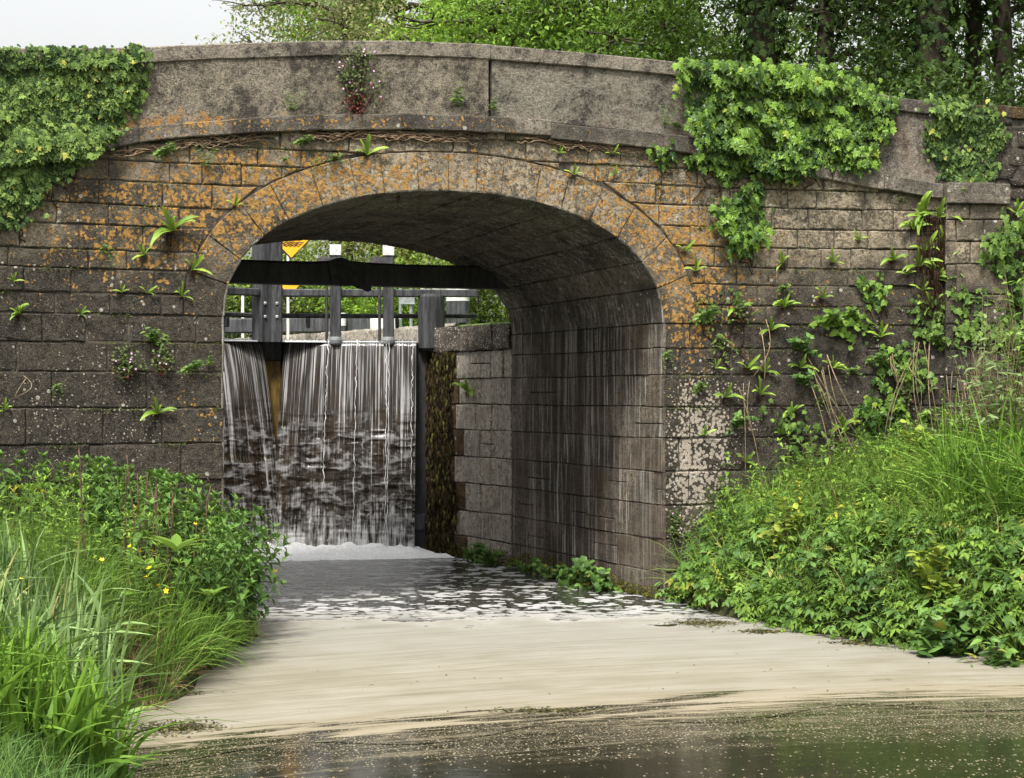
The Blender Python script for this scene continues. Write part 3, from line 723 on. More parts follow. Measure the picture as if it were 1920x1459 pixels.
# ================================================================== ground
LYE, LXE = [-20, -14, -8, -6.3, -4.85, -2.8, -1.5, -.6, .5], [-6.0, -5.8, -5.35, -4.9, -4.1, -3.3, -2.55, -2.62, -2.62]
RYE, RXE = [-20, -12, -6, -3.3, -1.35, -.7, .5], [5.5, 4.3, 3.25, 2.62, 2.52, 2.70, 2.72]
def gz(X, Y):
    X, Y = np.asarray(X, float), np.asarray(Y, float)
    dl, dr = np.interp(Y, LYE, LXE)-X, X-np.interp(Y, RYE, RXE)
    dl, dr = dl+.25*(vn(X*1.7, Y*1.7, 0, 4)-.5), dr+.25*(vn(X*1.7, Y*1.7, 2, 4)-.5)
    zl = np.where(dl > 0, .02+.62*(1-np.exp(-np.maximum(dl, 0)/.7))+.06*np.minimum(np.maximum(dl, 0), 6), -.7*np.minimum(-dl/.6, 1))
    zr = np.where(dr > 0, .02+1.02*(1-np.exp(-np.maximum(dr, 0)/.55))+.13*np.minimum(np.maximum(dr, 0), 6), -.7*np.minimum(-dr/.6, 1))
    return np.maximum(zl, zr)+.10*(vn(X*1.3, Y*1.3, 0, 8)-.5)*(np.maximum(dl, dr) > .2)
m_soil = plain('bank_soil', (.018, .020, .009), (.060, .065, .025), 6, .95, .1, .8)
gx = np.concatenate([[-400, -120, -40, -20], np.linspace(-12, 13, 126), [20, 40, 120, 400]]); gy = np.concatenate([[-400, -120, -45], np.linspace(-24, .25, 110)])
X, Y = np.meshgrid(gx, gy, indexing='ij'); mb = MB(); mb.grid(np.stack([X, Y, gz(X, Y)], -1)); o = mb.build('ground', m_soil, smooth=True); tag(o, 'dark soil of the canal banks beneath the plants', 'ground', kind='structure')
m_lawn = plain('lock_side_grass', (.05, .09, .02), (.12, .19, .045), 5, .9, .2, .6)
gx = np.concatenate([[-400, -120, -50], np.linspace(-20, -2.75, 16), [-2.70, 2.70], np.linspace(2.75, 20, 16), [50, 120, 400]]); gy = np.concatenate([np.linspace(1.5, 60, 60), [90, 150, 400]])
X, Y = np.meshgrid(gx, gy, indexing='ij'); Zg = np.where((np.abs(X) < 2.72) & (Y < 45), -1., 3.36+.1*vn(X*.4, Y*.4, 0, 3)+np.maximum(0, Y-50)*.004)
Zg = np.where((Y < LB+.5), np.where(np.abs(X) < 2.72, -1., 3.1), Zg)
mb = MB(); mb.grid(np.stack([X, Y, Zg], -1)); o = mb.build('lock_side_ground', m_lawn, smooth=True); tag(o, 'grassy ground beside the canal lock behind the bridge', 'ground', kind='structure')
mb = MB(); mb.grid(np.array([[[x, y, 3.17] for y in np.linspace(7.6, 45, 8)] for x in np.linspace(-2.6, 2.6, 4)])); o = mb.build('lock_water', m_water if False else plain('lock_pool', (.02, .022, .015), (.03, .03, .02), 2, .08, .5, .05)); tag(o, 'still dark water held behind the lock gate', 'water', kind='structure')
# ================================================================== lock walls
def path_map(P, up=0.):
    P = np.array(P, float); L = np.concatenate([[0], np.cumsum(np.linalg.norm(np.diff(P, axis=0), axis=1))])
    def f(q, d):
        x, y = np.interp(q[:, 0], L, P[:, 0]), np.interp(q[:, 0], L, P[:, 1]); e = 1e-3
        dx, dy = np.interp(q[:, 0]+e, L, P[:, 0])-np.interp(q[:, 0]-e, L, P[:, 0]), np.interp(q[:, 0]+e, L, P[:, 1])-np.interp(q[:, 0]-e, L, P[:, 1]); n = np.sqrt(dx*dx+dy*dy)+1e-12
        return np.stack([x-dy/n*d, y+dx/n*d, q[:, 1]], 1)
    return f, L[-1], P
for sd in (1, -1):
    lw = empty('lock_wall', (sd*2.5, 5, 0)); lw.location = (0, 0, 0)
    tag(lw, 'streaked ashlar side wall with weathered coping between arch and gate' if sd > 0 else 'shaded lock side wall hidden behind the near arch jamb', 'wall')
    pts = [(sd*2.60, LB+.03), (sd*2.585, LB+.7), (sd*2.50, LB+1.5), (sd*2.36, LB+2.2), (sd*2.25, LB+2.62)]
    f, L, P = path_map(pts); fl = sd < 0; f2 = f if sd > 0 else (lambda q, d: f(q, -d))
    zz = [-.5, -.1, .31, .70, 1.10, 1.49, 1.88, 2.25, 2.62, 3.02]
    rc = rows(zz, 0, L, .35, .7, np.random.RandomState(3)); Lm = L-.95
    B = Blocks(4); B2 = Blocks(5)
    for q in rc:
        c = np.mean(q, 0); (B2 if c[0] > Lm+.15-.15*(3-c[1])*.5 else B).add(q, f2, gap=.003, bev=.008, dj=.008)
    lm = lambda P: np.stack([np.full(len(P), .05), np.full(len(P), .10), np.full(len(P), .12)], 1)
    B.build('wall_stones', m_lockst, lw, lm, flip=fl); B2.build('mossy_stones', m_moss, lw, lm, flip=fl)
    B = Blocks(6)
    for a, b in ((0, .33), (.33, .62), (.62, 1.62), (1.62, L)): B.add([(a, 3.02), (b, 3.02), (b, 3.40), (a, 3.40)], lambda q, d: f2(q, d+.035), gap=.004, bev=.03, dj=.008, wob=.018)
    B.build('coping_stones', m_string, lw, lambda P: np.stack([np.full(len(P), .1), np.full(len(P), .35), np.full(len(P), .5)], 1), flip=fl)
    mb = MB(); Q = np.array(P); Q = np.vstack([[sd*2.60, LB-.02], Q]); top = [(x, y, 3.375) for x, y in Q]; fr_ = [(x+sd*.03, y, 3.375) for x, y in Q]; bo = [(x+sd*.03, y, -1) for x, y in Q]; bk = [(sd*3.6, y, 3.375) for x, y in Q]
    mb.grid(np.array([bo, fr_, bk])); mb.grid(np.array([[(sd*2.28, LB+2.62, -1), (sd*2.28, LB+2.62, 3.36)], [(sd*3.6, LB+2.62, -1), (sd*3.6, LB+2.62, 3.36)]]))
    mb.build('wall_core', m_mort, lw)
    ch = empty('lock_chamber_wall', (0, 0, 0)); tag(ch, 'low coping of the lock chamber curving away behind the gate' if sd > 0 else 'far chamber wall hidden beyond the gate posts', 'wall')
    pts = [(sd*2.9, 7.2), (sd*2.75, 8.6), (sd*2.45, 10.5), (sd*2.15, 13), (sd*1.75, 17.), (sd*1.7, 30), (sd*1.7, 45)]
    f, L, P = path_map(pts); f3 = f if sd > 0 else (lambda q, d: f(q, -d)); B = Blocks(8)
    for q in rows([2.6, 3.08, 3.50], 0, L, .6, 1.3, np.random.RandomState(6)): B.add(q, f3, gap=.004, bev=.03, dj=.012, wob=.02, step=.2)
    B.build('chamber_coping', m_lockst, ch, lm, flip=fl)
    mb = MB(); mb.grid(np.array([[(x+sd*.03, y, 2.5) for x, y in P], [(x+sd*.03, y, 3.47) for x, y in P], [(x+sd*.8, y, 3.47) for x, y in P]])); mb.build('chamber_core', m_lockst, ch, mask=lm)
# ================================================================== lock gates
m_ochre = plain('ochre_slime', (.035, .020, .005), (.23, .145, .028), 7, .5, .4, .6, 0., (1, 1, .2))
HR, HM = np.array([2.27, 7.25]), np.array([.0, 8.02])
def gate(sd):
    g = empty('lock_gate', (0, 0, 0)); tag(g, 'black timber lock gate leaf with two rack posts, water spilling over' if sd > 0 else 'narrow glimpse of black gate leaf beside the arch jamb', 'lock gate', 'pair of mitred lock gates')
    A, Bq = HM*np.array([sd, 1]), HR*np.array([sd, 1]); e = (Bq-A)/np.linalg.norm(Bq-A); L = np.linalg.norm(Bq-A); rz = math.atan2(e[1], e[0]); nr = np.array([e[1], -e[0]])*sd      # towards viewer
    if nr[1] > 0: nr = -nr
    at = lambda s, o=0.: A+e*s+nr*o
    def bx(name, s0, s1, z0, z1, th, o=0., mat=m_blackp, parent=g, bev=.012):
        c = at((s0+s1)/2, o); return MB().box((c[0], c[1], (z0+z1)/2), (s1-s0, th, z1-z0), bev, rz, jit=.006).build(name, mat, parent)
    bx('planking', .15, L+.02, -.6, 3.17, .12, -.05, m_black)
    bx('mitre_post', .02, .21, 2.9, 5.3, .26, .0); bx('mossy_post_foot', .02, .20, -.6, 2.897, .24, .0, m_ochre)
    c = at(L+.05, .02); ob = MB(); ob.lathe((c[0], c[1], 0), [(.17, 3.05), (.20, 3.09), (.20, 3.86), (.19, 3.90)], 20); ob.build('heel_post', m_blackp, g)
    bx('top_rail', .22, L+.75, 3.86, 3.97, .20, .02)
    bx('walkway_board', -.03, L+.75, 3.555, 3.62, .26, -.36)
    for s in (.55, 1.9): bx('walkway_bracket', s, s+.06, 3.40, 3.55, .25, -.32)
    bx('bottom_beam', .12, L-.05, .35, .6, .2, .02); bx('weir_board', .25, L-.16, 3.155, 3.195, .18, .02, m_white if False else m_steel)
    for s in (.93, 1.72):
        r = bx('paddle_rack', s, s+.165, 3.21, 4.62, .13, .12); c = at(s+.082, .13)
        MB().box((c[0], c[1], 4.55), (.172, .137, .16), .006, rz).build('white_cap', m_white, r)
        t = MB(); t.lathe((0, 0, 0), [(.0, -.01), (.115, .0), (.115, .06), (.04, .07)], 18); c2 = at(s-.09, .13)
        V = np.array(t.v); t.v = [(c2[0]+v[0]*e[0]+v[2]*nr[0], c2[1]+v[0]*e[1]+v[2]*nr[1], 4.35+v[1]) for v in V]; t.build('rack_gear', m_rust, r)
        bx('rack_bar', s-.075, s-.03, 3.2, 4.3, .05, .10, m_rust, r)
        c = at(s+.082, .14); ft = MB(); ft.lathe((c[0], c[1], 3.155), [(.02, -.03), (.085, .0), (.095, .05), (.088, .10)], 16); ft.build('rack_foot', m_steel, r)
    for z in (3.75, 3.55): 
        c = at(.14, .135); MB().box((c[0], c[1], z), (.05, .03, .05), .012, rz).build('bolt', m_steel, g)
    return at, L, e, nr
gates = {sd: gate(sd) for sd in (1, -1)}
# black tarred beam across the barrel, with torn sheeting wrapped on it
bm = empty('tarred_beam', (0, 0, 0)); tag(bm, 'thick black beam spanning the arch with torn sheeting round its middle', 'beam')
y0 = 4.25; zA, zB = YP(640, 494, y0)[2], YP(640, 535, y0)[2]; xs = np.linspace(-2.62, 2.62, 60); sec = []
for x in xs:
    px = proj(np.array([[x, y0, zA]]))[0][0]; bz = .025*exp(-((px-640)/45)**2); zt_ = zA+.012*fbm(x*2, 0, 0, 4)+bz; zb_ = zB-.01*fbm(x*3, 2, 0, 4)
    sec.append([(x, y0-.12, zb_), (x, y0-.14, zb_+.03), (x, y0-.14, zt_-.03), (x, y0-.12, zt_), (x, y0+.14, zt_), (x, y0+.14, zb_), (x, y0-.12, zb_)])
mb = MB(); mb.grid(np.array(sec)); mb.build('beam', m_black, bm)
mb = MB(); c = YP(645, 520, y0-.16); G = []
for i in range(14):
    u = i/13; rowp = []
    for j in range(12):
        v = j/11; w = .02+.03*fbm(u*5, v*5, 0, 2); drop = (.29+.20*(fbm(u*4+3, 0, 0, 5)-.3)+.14*max(0, u-.75)*2)*v
        rowp.append((c[0]-.20+.55*u+.04*(v-.5), c[1]+.01-w, zA+.06*exp(-((u-.3)/.25)**2)+.004-drop))
    G.append(rowp)
mb.grid(np.array(G)); mb.grid(np.array(G)+np.array([0, .012, 0]), flip=True); mb.build('torn_sheeting', m_black, bm, smooth=True)
# ================================================================== falling water
def fall_mat():
    M = Mat('falling_water'); a, b = M.attr('fa'), M.attr('fb'); x, y, z = M.xyz()
    v1 = M.comb(a*40., b*1.1, 0.); v2 = M.comb(a*110., b*2.2, 1.); v3 = M.comb(a*9., b*1.6, 3.); v4 = M.comb(a*42., b*7., 5.); v5 = M.comb(a*13., b*9., 7.)
    n1, n2, n3, n4, n5 = M.noise(1, 4, .6, v1), M.noise(1, 4, .6, v2), M.noise(1, 4, .5, v3), M.noise(1, 5, .65, v4), M.noise(1, 5, .62, v5)
    top = b.ss(.80, .03)
    str_ = (n1*.5+n2*.65+top*.06).ss(.63, .72)*top.ss(0., .55)
    rope = (n1*.9+n3*.3).ss(.72, .78)*.75
    low = b.ss(.55, 1.02); spl = (n4*.65+n2*.25+n5*.5+low*.24).ss(.80, 1.04)*low.ss(0., .5)
    crest = M.attr('fc').ss(.22, .9)*b.ss(.2, .45)
    crestw = crest*(n4*.8+n2*.6).ss(.58, .84)
    n6, n7 = M.noise(1, 5, .62, M.comb(a*10., b*21., 2.)), M.noise(1, 3, .55, M.comb(a*75., b*5., 4.))
    dap = (n6*.75+n7*.38+crest*.10).ss(.56, .80)*b.ss(.22, .48)  # soft grey highlights on the ripples, painted in as pale dapples
    white = (str_*.50*n3.ss(.32, .62, .25, 1.)).mx(rope*(.4+n2*.5)).mx(spl*.66).mx(dap*.33)
    sheen_film = b.ss(.55, .02)*(n2*.4+n1*.3+n3*.4).ss(.35, .8)*.24  # grey sheen of the upper sheet, painted into its colour
    col = M.mix((n3*.7+n5*.5).ss(.4, .8), (.010, .008, .005), (.030, .020, .011)); col = M.mix(sheen_film, col, (.34, .34, .35)); col = M.mix(white, col, (.80, .80, .80))
    hb = n2*.5+n1*.8+n5*.35
    return M.done(M.pbr(col, white.ss(0, 1, .17, .5), .5, M.bump(hb, .5, .03)))
m_fall = fall_mat()
for sd in (1, -1):
    at, L, e, nr = gates[sd]; na, nb = 150, 260; s0, s1 = (.27, L-.18) if sd > 0 else (.24, L-.1)
    av, bv = np.meshgrid(np.linspace(0, 1, na), np.linspace(0, 1, nb), indexing='ij'); Hh = 3.20; h = bv*Hh
    prx = fbm(av*5*L/2+3, h*4.6+.35*np.sin(av*7), 0, 12+sd, 3); rid = 1-np.abs(2*fbm(av*5.+.6*fbm(av*9, h*3, 0, 3), h*8.5, 0, 31+sd, 3)-1)
    amp = np.clip((bv-.22)/.25, 0, 1); cr = np.clip((rid-.72)/.25, 0, 1)*amp
    out = .085+.40*np.sqrt(np.clip(bv, 0, 1))*(.93+.07*av)+.035*amp*(rid-.6)+.035*(fbm(av*18, bv*1.5, 0, 6)-.5)*np.clip(bv*6, 0, 1)+.10*np.clip(bv-.7, 0, 1)*(fbm(av*14, bv*9, 0, 9)-.4)
    lip = np.clip(1-bv/.02, 0, 1); out = out-.20*lip
    spread = (1-.03*bv) if sd > 0 else 1.
    s = s0+(s1-s0)*((av-.5)*spread+.5)-.24*bv**.8*(1-av)**2
    x = at(0)[0]+e[0]*s+nr[0]*out; y = at(0)[1]+e[1]*s+nr[1]*out; zf = 3.225-h-.012*fbm(av*20, 0, 0, 3)*(bv < .03)
    V = np.stack([x, y, zf], -1).reshape(-1, 3); I = np.arange(na*nb).reshape(na, nb); Q = np.stack([I[:-1, :-1], I[1:, :-1], I[1:, 1:], I[:-1, 1:]], -1).reshape(-1, 4)
    if sd < 0: Q = Q[:, ::-1]
    me = mesh_np('waterfall', V, Q.ravel(), np.full(len(Q), 4), m_fall, None, None, None, True, {'fa': av.ravel()*(1 if sd > 0 else .95)+(0 if sd > 0 else 3.), 'fb': bv.ravel(), 'fc': cr.ravel()})
    o = link('waterfall', me); tag(o, 'broad sheet of white streaked water pouring over the right gate leaf' if sd > 0 else 'narrow curving sheet of falling water beside the left arch jamb', 'waterfall')
    if sd > 0:
        rw = np.random.RandomState(2); mb = MB()
        for a in (.33, .545, .775, .79, .97):
            P = []; w0 = rw.rand()*9
            for k in range(60):
                b = k/59*(.98 if a in (.545, .775, .79) else .5+.5*rw.rand()*0+.2); o_ = .11+.40*sqrt(b)+.05+.012*sin(k*.9+w0); s = s0+(s1-s0)*((a-.5)*(1-.03*b)+.5)-.24*b**.8*(1-a)**2+.007*sin(k*.55+w0)+.006*rw.randn()
                P.append((at(0)[0]+e[0]*s+nr[0]*o_, at(0)[1]+e[1]*s+nr[1]*o_, 3.215-b*3.2))
            mb.tube(P, [.003+.006*rw.rand()*abs(sin(k*.31+w0)) for k in range(60)], 5)
        m_rope = plain('white_water', (.42, .43, .44), (.80, .80, .80), 30, .25, .5, .3); mb.build('water_rope', m_rope, o, smooth=True)
# moss on the quoin between the leaves, frothy mound at the foot
at, L, e, nr = gates[1]
na, nb = 150, 24; G = np.zeros((na, nb, 3)); rfo = np.random.RandomState(3)
for i in range(na):
    X = -2.4+4.75*i/(na-1); yb = 7.45-.33*abs(X)*.5
    for j in range(nb):
        v = j/(nb-1); y = yb+.15-1.15*v; hgt = min(1, max(0, (2.3-X)/.45))*.20*exp(-((v-.25)/.22)**2)*(.35+1.0*fbm(X*5, y*5, 0, 5))+.07*exp(-((v-.5)/.3)**2)*fbm(X*9, y*9, 0, 8)-.03*max(0, v-.6)
        G[i, j] = (X, y, hgt-.012)
mb = MB(); mb.grid(G); o = mb.build('churning_foam', plain('white_foam', (.62, .63, .64), (.88, .88, .88), 24, .7, .3, .9), smooth=True); tag(o, 'white churning foam at the foot of the waterfall', 'foam', kind='stuff')
# ================================================================== lock furniture
def bollard(name, label, px0, px1, pyt, pys, d, group=None):
    P = DP((px0+px1)/2, pyt, d); R = (px1-px0)/2/FPX*d; zs = DP(0, pys, d)[2]
    g = empty(name, (P[0], P[1], 3.36)); tag(g, label, 'bollard', group)
    mb = MB(); mb.lathe((0, 0, 0), [(R*1.02, -.1), (R, .3), (R, zs-3.36)], 24); mb.build('post', m_blackp, g)
    mb = MB(); mb.lathe((0, 0, zs-3.36), [(R*1.015, .001), (R*1.015, P[2]-zs-.02), (R*.93, P[2]-zs)], 24); mb.build('white_top', m_white, g)
bollard('bollard', 'thick bollard with white upper half standing behind the right coping', 837, 880, 537, 565, 33.0)
bollard('bollard', 'slim white topped bollard behind the nearer rack post', 632, 649, 587, 611, 36.0)
P0, P1 = DP(395, 612, 37.), DP(743, 608, 36.); bb = empty('balance_beam', tuple((P0+P1)/2)); tag(bb, 'dark grey balance beam with a white painted rounded end', 'balance beam')
dv = P1-P0; rz = math.atan2(dv[1], dv[0]); L = np.linalg.norm(dv[:2]); MB().box((0, 0, 0), (L, .28, .275), .02, rz, jit=.004).build('beam_timber', m_blackp, bb)
MB().box((cos(rz)*(L/2-.22), sin(rz)*(L/2-.22), -.01), (.57, .35, .36), .07, rz).build('white_end', m_white, bb); MB().box((0, -.0, .1395), (L-.6, .26, .004), .001, rz).build('pale_top', m_steel, bb)  # white tip, then a thin paler sheet along the beam's top
mb = MB(); mb.box((L*.1*cos(rz), L*.1*sin(rz), -.45), (.2, .2, .65), .02, rz).build('beam_support', m_blackp, bb)
# warning signs on one post
d = 33.5; sp = empty('warning_sign', tuple(DP(541, 650, d))); tag(sp, 'slim post carrying two yellow diamond water hazard signs', 'warning sign'); b0 = DP(541, 650, d)
mb = MB()
mb.tube([(0, .03, -.4), (0, .03, 2.05)], .026, 10).build('post', m_white, sp)
def diamond(px, py, hw, hh, name):
    c = DP(px, py, d)-b0; w, h = hw/FPX*d, hh/FPX*d; rzz = -TH
    def pl(s, y0): return [(s*w*cos(rzz)*a-0*y0, s*w*sin(rzz)*a, s*h*b) for a, b in ((1, 0), (0, 1), (-1, 0), (0, -1))]
    m = MB()
    for s, th, mt in ((1., .0, 0), (.93, -.004, 1)):
        q = pl(s, 0); f = [(c[0]+x+sin(rzz)*0, c[1]+y+th-.006, c[2]+z) for x, y, z in q]; bk = [(x, y+.008, z) for x, y, z in f]
        m.add(f+bk, [(3, 2, 1, 0), (4, 5, 6, 7)]+[(i, (i+1) % 4, (i+1) % 4+4, i+4) for i in range(4)], fm=mt)
    o = m.build(name, [m_ink, m_yel], sp); return c, w, h, rzz, o
c, w, h, rzz, o1 = diamond(546, 448, 37, 38, 'hazard_plate'); m = MB()
def up(a, b): return (c[0]+cos(rzz)*a, c[1]-.016+sin(rzz)*a, c[2]+b)
for q in range(3):
    m.tube([up(-.21*(1-q*.16)+.42*(1-q*.16)*k/24, -.060-q*.030+.010*sin(k*1.05)) for k in range(25)], .006, 4)
m.tube([up(-.03, -.03), up(.0, .06), (up(.02, .13))], [.02, .035, .02], 6); m.tube([up(.02, .17), up(.02, .20)], [.03, .025], 8); m.tube([up(-.10, .02), up(.0, .09), up(.11, .04)], .014, 5)
m.build('wave_symbol', m_ink, o1); diamond(543, 522, 33, 34, 'plain_plate')
# back of a road sign on two galvanised poles
d = 40.; b0 = DP(760, 640, d); rs_ = empty('road_sign', tuple(b0)); tag(rs_, 'grey back of a small road sign on two galvanised poles', 'road sign')
for px in (751, 771): p = DP(px, 650, d)-b0; MB().tube([(p[0], p[1], p[2]-.3), (p[0], p[1], p[2]+1.22)], .036, 10).build('pole', m_steel, rs_)
p = DP(763, 559, d)-b0; pb = MB().box((p[0], p[1]-.05, p[2]), (.30, .02, .30), .01, -TH-.15).build('panel', m_steel, rs_); 
for dz in (.12, -.12): MB().box((p[0], p[1]-.075, p[2]+dz), (.30, .02, .025), .004, -TH-.15).build('bracket', m_steel, pb)
# white name board, mostly hidden by the heel post
d = 42.; p = DP(814, 548, d); nb_ = empty('name_board', (p[0], p[1], 3.4)); tag(nb_, 'white road name board partly hidden behind the heel post', 'sign'); hz_ = p[2]-3.4
MB().box((0, 0, hz_), (.60, .03, .24), .008, -TH).build('board', m_white, nb_)
for dx in (-.2, .2): MB().tube([(dx*cos(TH), -dx*sin(TH)+.03, -.3), (dx*cos(TH), -dx*sin(TH)+.03, hz_+.05)], .025, 8).build('leg', m_steel, nb_)
cu_ = bpy.data.curves.new('lettering', 'FONT'); cu_.body = 'ROAD'; cu_.size = .155; cu_.align_x = 'CENTER'; cu_.align_y = 'CENTER'; cu_.extrude = .002; cu_.materials.append(m_ink)
tmp_ = bpy.data.objects.new('lettering', cu_); lm_ = bpy.data.meshes.new_from_object(tmp_); bpy.data.objects.remove(tmp_); lo_ = link('lettering', lm_, nb_, (.06, -.019, hz_)); lo_.rotation_euler = (pi/2, 0, -TH)
# white rail left of the gate
d = 38.; g = empty('white_railing', tuple(DP(446, 600, d))); b0 = DP(446, 600, d); tag(g, 'white painted steel railing glimpsed by the left arch jamb', 'railing')
for px in (455, 400): p = DP(px, 600, d)-b0; MB().box((p[0], p[1], .12), (.05, .05, .95), .004).build('post', m_white, g)
p0, p1 = DP(455, 549, d)-b0, DP(400, 549, d)-b0; MB().box(tuple((p0+p1)/2), (np.linalg.norm(p1-p0)+.05, .055, .05), .004, -TH).build('rail', m_white, g)
# ================================================================== climbing ivy on the wall
def inpoly(px, py, poly):
    c = False; n = len(poly); j = n-1
    for i in range(n):
        xi, yi = poly[i]; xj, yj = poly[j]
        if (yi > py) != (yj > py) and px < (xj-xi)*(py-yi)/(yj-yi)+xi: c = not c
        j = i
    return c
def ivy(label, polys, n, size, mat, seed, thick=.12, stems=8, group='ivy on the bridge'):
    """polys: list of (photo outline on the wall, share)"""
    r = np.random.RandomState(seed); g = empty('ivy', (0, 0, 0)); T, D, N, Sz, ti = [], [], [], [], []; mb = MB()
    for poly, share in polys:
        xs, ys = [p[0] for p in poly], [p[1] for p in poly]; k = 0; want = int(n*share); tries = 0
        while k < want and tries < want*30:
            tries += 1; px, py = min(xs)-16+(max(xs)-min(xs)+32)*r.rand(), min(ys)-14+(max(ys)-min(ys)+28)*r.rand()
            if not inpoly(px+r.randn()*10, py+r.randn()*9, poly): continue
            cl = float(fbm(px/45., py/45., 0, seed+3)); 
            if cl < .27 and r.rand() < .6: continue
            b = max(0., cl-.3)*2.2; off = .02+thick*b*(.35+.65*r.rand()); w = FP(px, py, off); zs0, zs1 = float(Z_sl(w[0])), float(Z_su(w[0]))
            if zs0-.02 < w[2] < zs1+.03: w = FP(px, py, off+.085)
            elif w[2] > float(Z_cb(w[0]))-.02: w = FP(px, py, off+.045)
            if w[2] > Z_top(w[0])+.02: w[1] += .35*r.rand()
            nx, ny = fnorm(w[0]); nn = np.array([nx, ny, .55+.25*r.randn()])+r.randn(3)*.33
            d = np.array([r.randn()*.55, -.25, -1.+r.randn()*.35]); T.append(w); D.append(d); N.append(nn); Sz.append(size*(.55+.7*r.rand())*(.8+.4*b)); ti.append(.40+.24*r.randn()+.25*(b-.4)); k += 1
        for _ in range(int(stems*share)+1):
            px, py = r.choice(xs), min(ys)+(max(ys)-min(ys))*r.rand(); px = px*.5+(min(xs)+max(xs))*.25; P = []
            for q in range(9): P.append(FP(px, py, .012)); px += r.randn()*9; py += 9+r.randn()*6
            mb.tube(P, .006, 5)
    items = [(IVY, frames(np.array(D), np.array(N))*np.array(Sz)[:, None, None]*np.array([1, 1, 1.]), T, ti)]
    scatter('leaves', items, mat, g, False); mb.build('stems', m_root, g, smooth=True)['kind'] = 'stuff'; tag(g, label, 'ivy', group); return g
ivy('small leaved pale green ivy blanket with yellowed leaves over left parapet', [([(-60, 100), (60, 90), (130, 92), (200, 95), (268, 90), (268, 175), (248, 205), (225, 232), (-60, 245)], .52), ([(-60, 235), (228, 240), (190, 275), (150, 290), (120, 320), (60, 345), (-60, 345)], .38), ([(-60, 330), (75, 330), (62, 390), (30, 420), (-60, 420)], .10)], 7600, .060, m_ivyL, 1, .10, 14)
ivy('thick glossy bright green ivy bulging over the right parapet', [([(1272, 118), (1330, 112), (1480, 122), (1530, 115), (1600, 140), (1680, 178), (1655, 215), (1680, 235), (1630, 262), (1560, 260), (1480, 250), (1330, 270), (1300, 230), (1285, 170)], .58), ([(1310, 240), (1590, 250), (1560, 300), (1500, 325), (1420, 318), (1370, 305), (1330, 280)], .32), ([(1560, 285), (1630, 272), (1638, 300), (1600, 312), (1560, 306)], .05), ([(1315, 275), (1390, 290), (1370, 335), (1350, 330)], .04)], 4600, .092, m_ivyR, 2, .32, 18)
ivy('fine leaved ivy curtain hanging above the pilaster cap', [([(1745, 185), (1810, 188), (1860, 200), (1880, 235), (1868, 290), (1850, 340), (1780, 335), (1755, 290), (1735, 255), (1760, 225)], 1.)], 1300, .075, m_ivyL, 3, .14, 8)
ivy('rounded ivy clump hanging by a stem below the big ivy', [([(1400, 352), (1425, 350), (1430, 365), (1400, 372)], .08), ([(1340, 385), (1370, 372), (1420, 380), (1440, 410), (1430, 440), (1395, 450), (1350, 425)], .62), ([(1370, 440), (1400, 445), (1395, 475), (1380, 470)], .10)], 420, .095, m_ivyR, 4, .26, 5)
ivy('short ivy sprig creeping just under the right string course', [([(1222, 278), (1262, 272), (1265, 296), (1228, 298)], .55), ([(1280, 286), (1335, 290), (1330, 306), (1285, 302)], .45)], 60, .10, m_ivyR, 5, .08, 3)
ivy('leafy ivy column low on the right wall above the undergrowth', [([(1640, 650), (1700, 655), (1690, 700), (1650, 720)], .25), ([(1612, 745), (1690, 740), (1700, 830), (1660, 870), (1615, 840)], .75)], 330, .085, m_ivyR, 6, .16, 8)
ivy('yellowish little ivy tuft in the middle of the right wall', [([(1615, 520), (1655, 518), (1660, 545), (1640, 572), (1618, 555)], 1.)], 60, .085, m_ivyR, 7, .10, 3)
ivy('ivy spray trailing down the edge of the pilaster', [([(1712, 560), (1770, 565), (1772, 600), (1745, 640), (1715, 620)], .6), ([(1690, 640), (1730, 660), (1740, 720), (1700, 730)], .4)], 210, .075, m_weed, 8, .12, 5)
m_vine = plain('brown_vine', (.07, .045, .028), (.26, .185, .12), 14, .9, .1, .3)
ivy('leafy creeper draped over the wall at the right edge', [([(1835, 500), (1870, 410), (1925, 385), (1925, 640), (1850, 640)], .75), ([(1785, 545), (1850, 525), (1850, 640), (1790, 640)], .25)], 520, .085, m_weed, 9, .30, 8)
ivy('fine green creeper on the wall left of the pale fern cluster', [([(1300, 560), (1345, 560), (1350, 620), (1310, 625)], .5), ([(1365, 545), (1420, 560), (1410, 600), (1370, 590)], .5)], 60, .05, m_weed, 10, .10, 4)
ivy('straggling creeper over the dark joints above the right bank', [([(1430, 760), (1560, 790), (1540, 850), (1440, 820)], .5), ([(1480, 820), (1620, 850), (1600, 880), (1490, 870)], .5)], 110, .06, m_weed, 11, .12, 6)
# old ivy stems under the string course
r = np.random.RandomState(12); mb = MB()
for a, b, n, lab in ((200, 540, 9, 'sparse bare ivy stems under the left string course'), (540, 920, 15, 'thickest tangle of bare ivy stems under the string course crown'), (920, 1250, 9, 'reddish bare ivy stems under the right string course'), (1390, 1560, 4, 'curling bare stems beneath the big right ivy')):
    mb = MB()
    for _ in range(n):
        x = a+(b-a)*.6*r.rand(); x1 = x+(b-x)*(.35+.65*r.rand()); P = []; ph, of = r.rand()*9, r.rand()*14
        for k in range(26):
            q = x+(x1-x)*k/25; X = FP(q, 265)[0]; zz = float(Z_sl(X)); P.append((X, float(Yf(X))-.015-.03*r.rand()*.5-.02*sin(k*.7+ph)**2, zz-.02-of*.006+.022*sin(k*.55+ph)+.010*r.randn()))
        mb.tube(P, np.linspace(.009, .003, 26)*(.4+.9*r.rand()), 5, r.rand())
    o = mb.build('dead_ivy_stems', m_root if a == 1390 else m_vine, smooth=True); tag(o, lab, 'dead stems')
